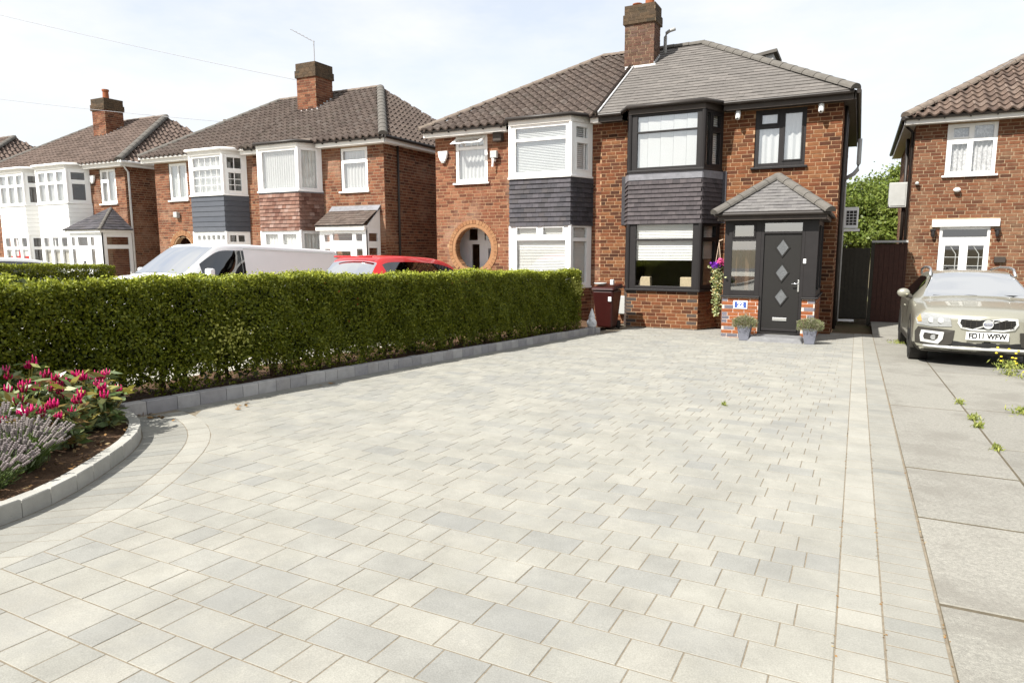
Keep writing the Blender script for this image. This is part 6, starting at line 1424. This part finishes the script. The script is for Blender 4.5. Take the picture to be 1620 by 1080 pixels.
# planters
def pot(x, y, label):
    z = g(y); t = thing('planter', label, 'planter', (x, y, z), 'square tapered planters either side of the door step'); m = MB()
    m.hexa([(x-.09, y-.09, z), (x+.09, y-.09, z), (x+.09, y+.09, z), (x-.09, y+.09, z), (x-.135, y-.135, z+.31), (x+.135, y-.135, z+.31), (x+.135, y+.135, z+.31), (x-.135, y+.135, z+.31)]); m.build('pot', 'planter', t, bevel=.012)
    MB().box(x-.12, x+.12, y-.12, y+.12, z+.30, z+.318).build('compost', 'soil', t)
    n = 2400; a = RNG.uniform(0, 6.28, n); f = np.sqrt(RNG.random(n)); hh = RNG.uniform(.0, .24, n)*(1-.35*f); r = .25*f
    P = np.stack([x+np.cos(a)*r, y+np.sin(a)*r, z+.31+hh-.04*f], 1); AI = np.stack([np.cos(a)*f, np.sin(a)*f, np.full(n, .9)], 1); add_leaves('foliage', P, .055, 'heather', t, wid=.16, aim=AI)
    m = MB()
    for i in range(40):
        b = random.uniform(0, 6.28); q = random.random()**.5*.19; m.tube([(x, y, z+.3), (x+math.cos(b)*q, y+math.sin(b)*q, z+.31+.2*(1-q))], [.004, .002], 4)
    m.build('stems', 'heather', t)
pot(-1.98, 14.32, 'grey tapered planter of grassy heather in front of the porch brickwork'); pot(-.76, 14.3, 'grey tapered planter of grassy heather beside the passage end of the step')
# hanging basket
hx_, hy_ = -2.66, 14.95
hb_ = thing('hanging_basket', 'trailing hanging basket with purple and pink flowers between bay and porch', 'hanging basket', (hx_, hy_, .1))
m = MB(); m.tube([(hx_+.08, hy_, 1.55), (hx_, hy_, 1.52)], .012, 6)
for s in (-1, 0, 1): m.tube([(hx_, hy_, 1.5), (hx_+s*.06, hy_+(.06 if s == 0 else -.03), 1.0)], .006, 5)
m.build('chains', 'rope', hb_); MB().lathe([(.02, 0), (.09, .03), (.13, .1), (.14, .15)], (hx_, hy_, .86), 12).build('bowl', 'dark_plastic', hb_)
n = 1200; zz = RNG.random(n)**1.3; r = .075*(1-zz*.72)+.015
P = np.stack([hx_+RNG.normal(0, 1, n)*r*.8, hy_-.03+RNG.normal(0, 1, n)*r*.8, .98-zz*1.05], 1); add_leaves('trailing_foliage', P, .05, 'leaf_ivy', hb_, wid=.7)
for nm, mt, cx, k in (('purple_flowers', 'petal_purple', -.05, 130), ('pink_flowers', 'petal_pink', .07, 80)):
    P = np.stack([hx_+cx+RNG.normal(0, .04, k), hy_-.06+RNG.normal(0, .05, k), (1.0 if cx < 0 else 1.07)+RNG.normal(0, .03, k)], 1); add_leaves(nm, P, .06, mt, hb_, wid=.8)
# weeds in the concrete, dead leaves on the paving
def weed(x, y, r, n, label, flowers=0, h=.12):
    z = g(y); t = thing('weed_tuft', label, 'weed', (x, y, z), 'weeds growing in the concrete joints')
    a = RNG.uniform(0, 6.28, n); f = RNG.normal(0, .5, n); P = np.stack([x+np.cos(a)*r*f, y+np.sin(a)*r*f*1.5, z+RNG.uniform(0, h, n)], 1); add_leaves('leaves', P, .06, 'weed', t, wid=.2, aim=np.stack([np.cos(a)*.4, np.sin(a)*.4, np.full(n, .7)], 1))
    if flowers:
        m = MB()
        for i in range(flowers): m.ell((x+random.gauss(0, r*.6), y+random.gauss(0, r*.6), z+random.uniform(h*.7, h*1.8)), (.018, .018, .012), 7, 4)
        m.build('flower_heads', 'weed_flower', t)
weed(1.95, 11.35, .2, 300, 'yellow-flowered weed clump in front of the estate car', 12, .2); weed(2.25, 10.7, .4, 400, 'pale grassy weeds spreading on the concrete by the yellow flowers', 10, .1)
weed(1.065, 7.6, .06, 110, 'bright green weed tuft in the long concrete joint', 0, .05); weed(1.064, 7.25, .06, 90, 'smaller green weed tuft nearer the camera in the long joint', 0, .04); weed(1.065, 8.5, .05, 60, 'tiny weed tuft in the long joint towards the car', 0, .04)
weed(1.06, 6.35, .05, 60, 'sparse dry weed in the long concrete joint at the near slab', 0, .04); weed(1.55, 8.2, .12, 160, 'straggling weeds along the cross joint of the far slab', 0, .06); weed(.85, 15.5, .25, 260, 'mossy weeds on the concrete behind the car wheel', 0, .05)
weed(-1.15, 7.1, .035, 26, 'tiny lone weed in the middle of the paved driveway', 0, .03)
m = MB()
def dead(pts, nm, label):
    P = np.array([(x, y, g(y)+.012) for x, y in pts]); o = bpy.data.objects.new(nm, leaves_mesh(nm, P, .055, 'dead_leaf', flat=.85, wid=.6)); link(o, None, label, 'leaf litter', 'fallen leaves on the paving', 'stuff')
dead([(-5.6+random.gauss(0, .12), 3.85+random.gauss(0, .05)) for _ in range(16)]+[(-5.3+random.gauss(0, .07), 4.6+random.gauss(0, .07)) for _ in range(7)]+[(-5.45, 5.9+random.gauss(0, .08)) for _ in range(5)], 'fallen_leaves', 'few brown fallen leaves lying along the grey kerb')
P = np.stack([RNG.uniform(-5.6, -4.2, 500), RNG.uniform(1.5, 3.5, 500), np.zeros(500)], 1); P[:, 2] = [g(v)+.08 for v in P[:, 1]]
inside = [p[0] < float(np.interp(p[1], ob_[:, 1], ob_[:, 0]))-.03 for p in P]; P = P[np.array(inside)]
o = bpy.data.objects.new('bark_chips', leaves_mesh('bark_chips', P, .035, 'dead_leaf', flat=.7, wid=.6)); link(o, None, 'scattered brown bark chips on the flower bed soil', 'mulch', None, 'stuff')
# overhead wires
def wire(a, b, label, sag=.2, r=.009):
    a = Vector(a); b = Vector(b); MB().tube([a.lerp(b, t)-Vector((0, 0, 4*sag*t*(1-t))) for t in np.linspace(0, 1, 14)], r, 5).build('overhead_wire', 'wire', None, label=label, cat='wire', group='overhead telephone wires')
wire((-42, 14.0, 13.8), (-18.0, 19.3, 7.3), 'upper telephone wire reaching the chimney above the red-tiled bay')
wire((-46, 14.5, 9.9), (-22.3, 20.6, 6.4), 'lower telephone wire passing behind the far chimney')
wire((9.5, 12, 9.6), (2.9, 22.4, 5.95), 'short telephone wire dropping to the roof of the right-hand house')

# dry grit and moss caught in the long joints of the border
k = 500; xs = RNG.choice([.382, .382, .172, .006], k)+RNG.normal(0, .004, k); ys = RNG.uniform(1.5, 12, k); cl_ = np.sin(ys*5.1)+np.sin(ys*2.3+xs*40) > .2
P = np.stack([xs, ys, np.array([g(v) for v in ys])+.002], 1)[cl_]
o = bpy.data.objects.new('joint_grit', leaves_mesh('joint_grit', P, .012, 'dead_leaf', flat=.8, wid=.7)); link(o, None, 'dry grit and moss caught in the long joints of the driveway border', 'grit', None, 'stuff')
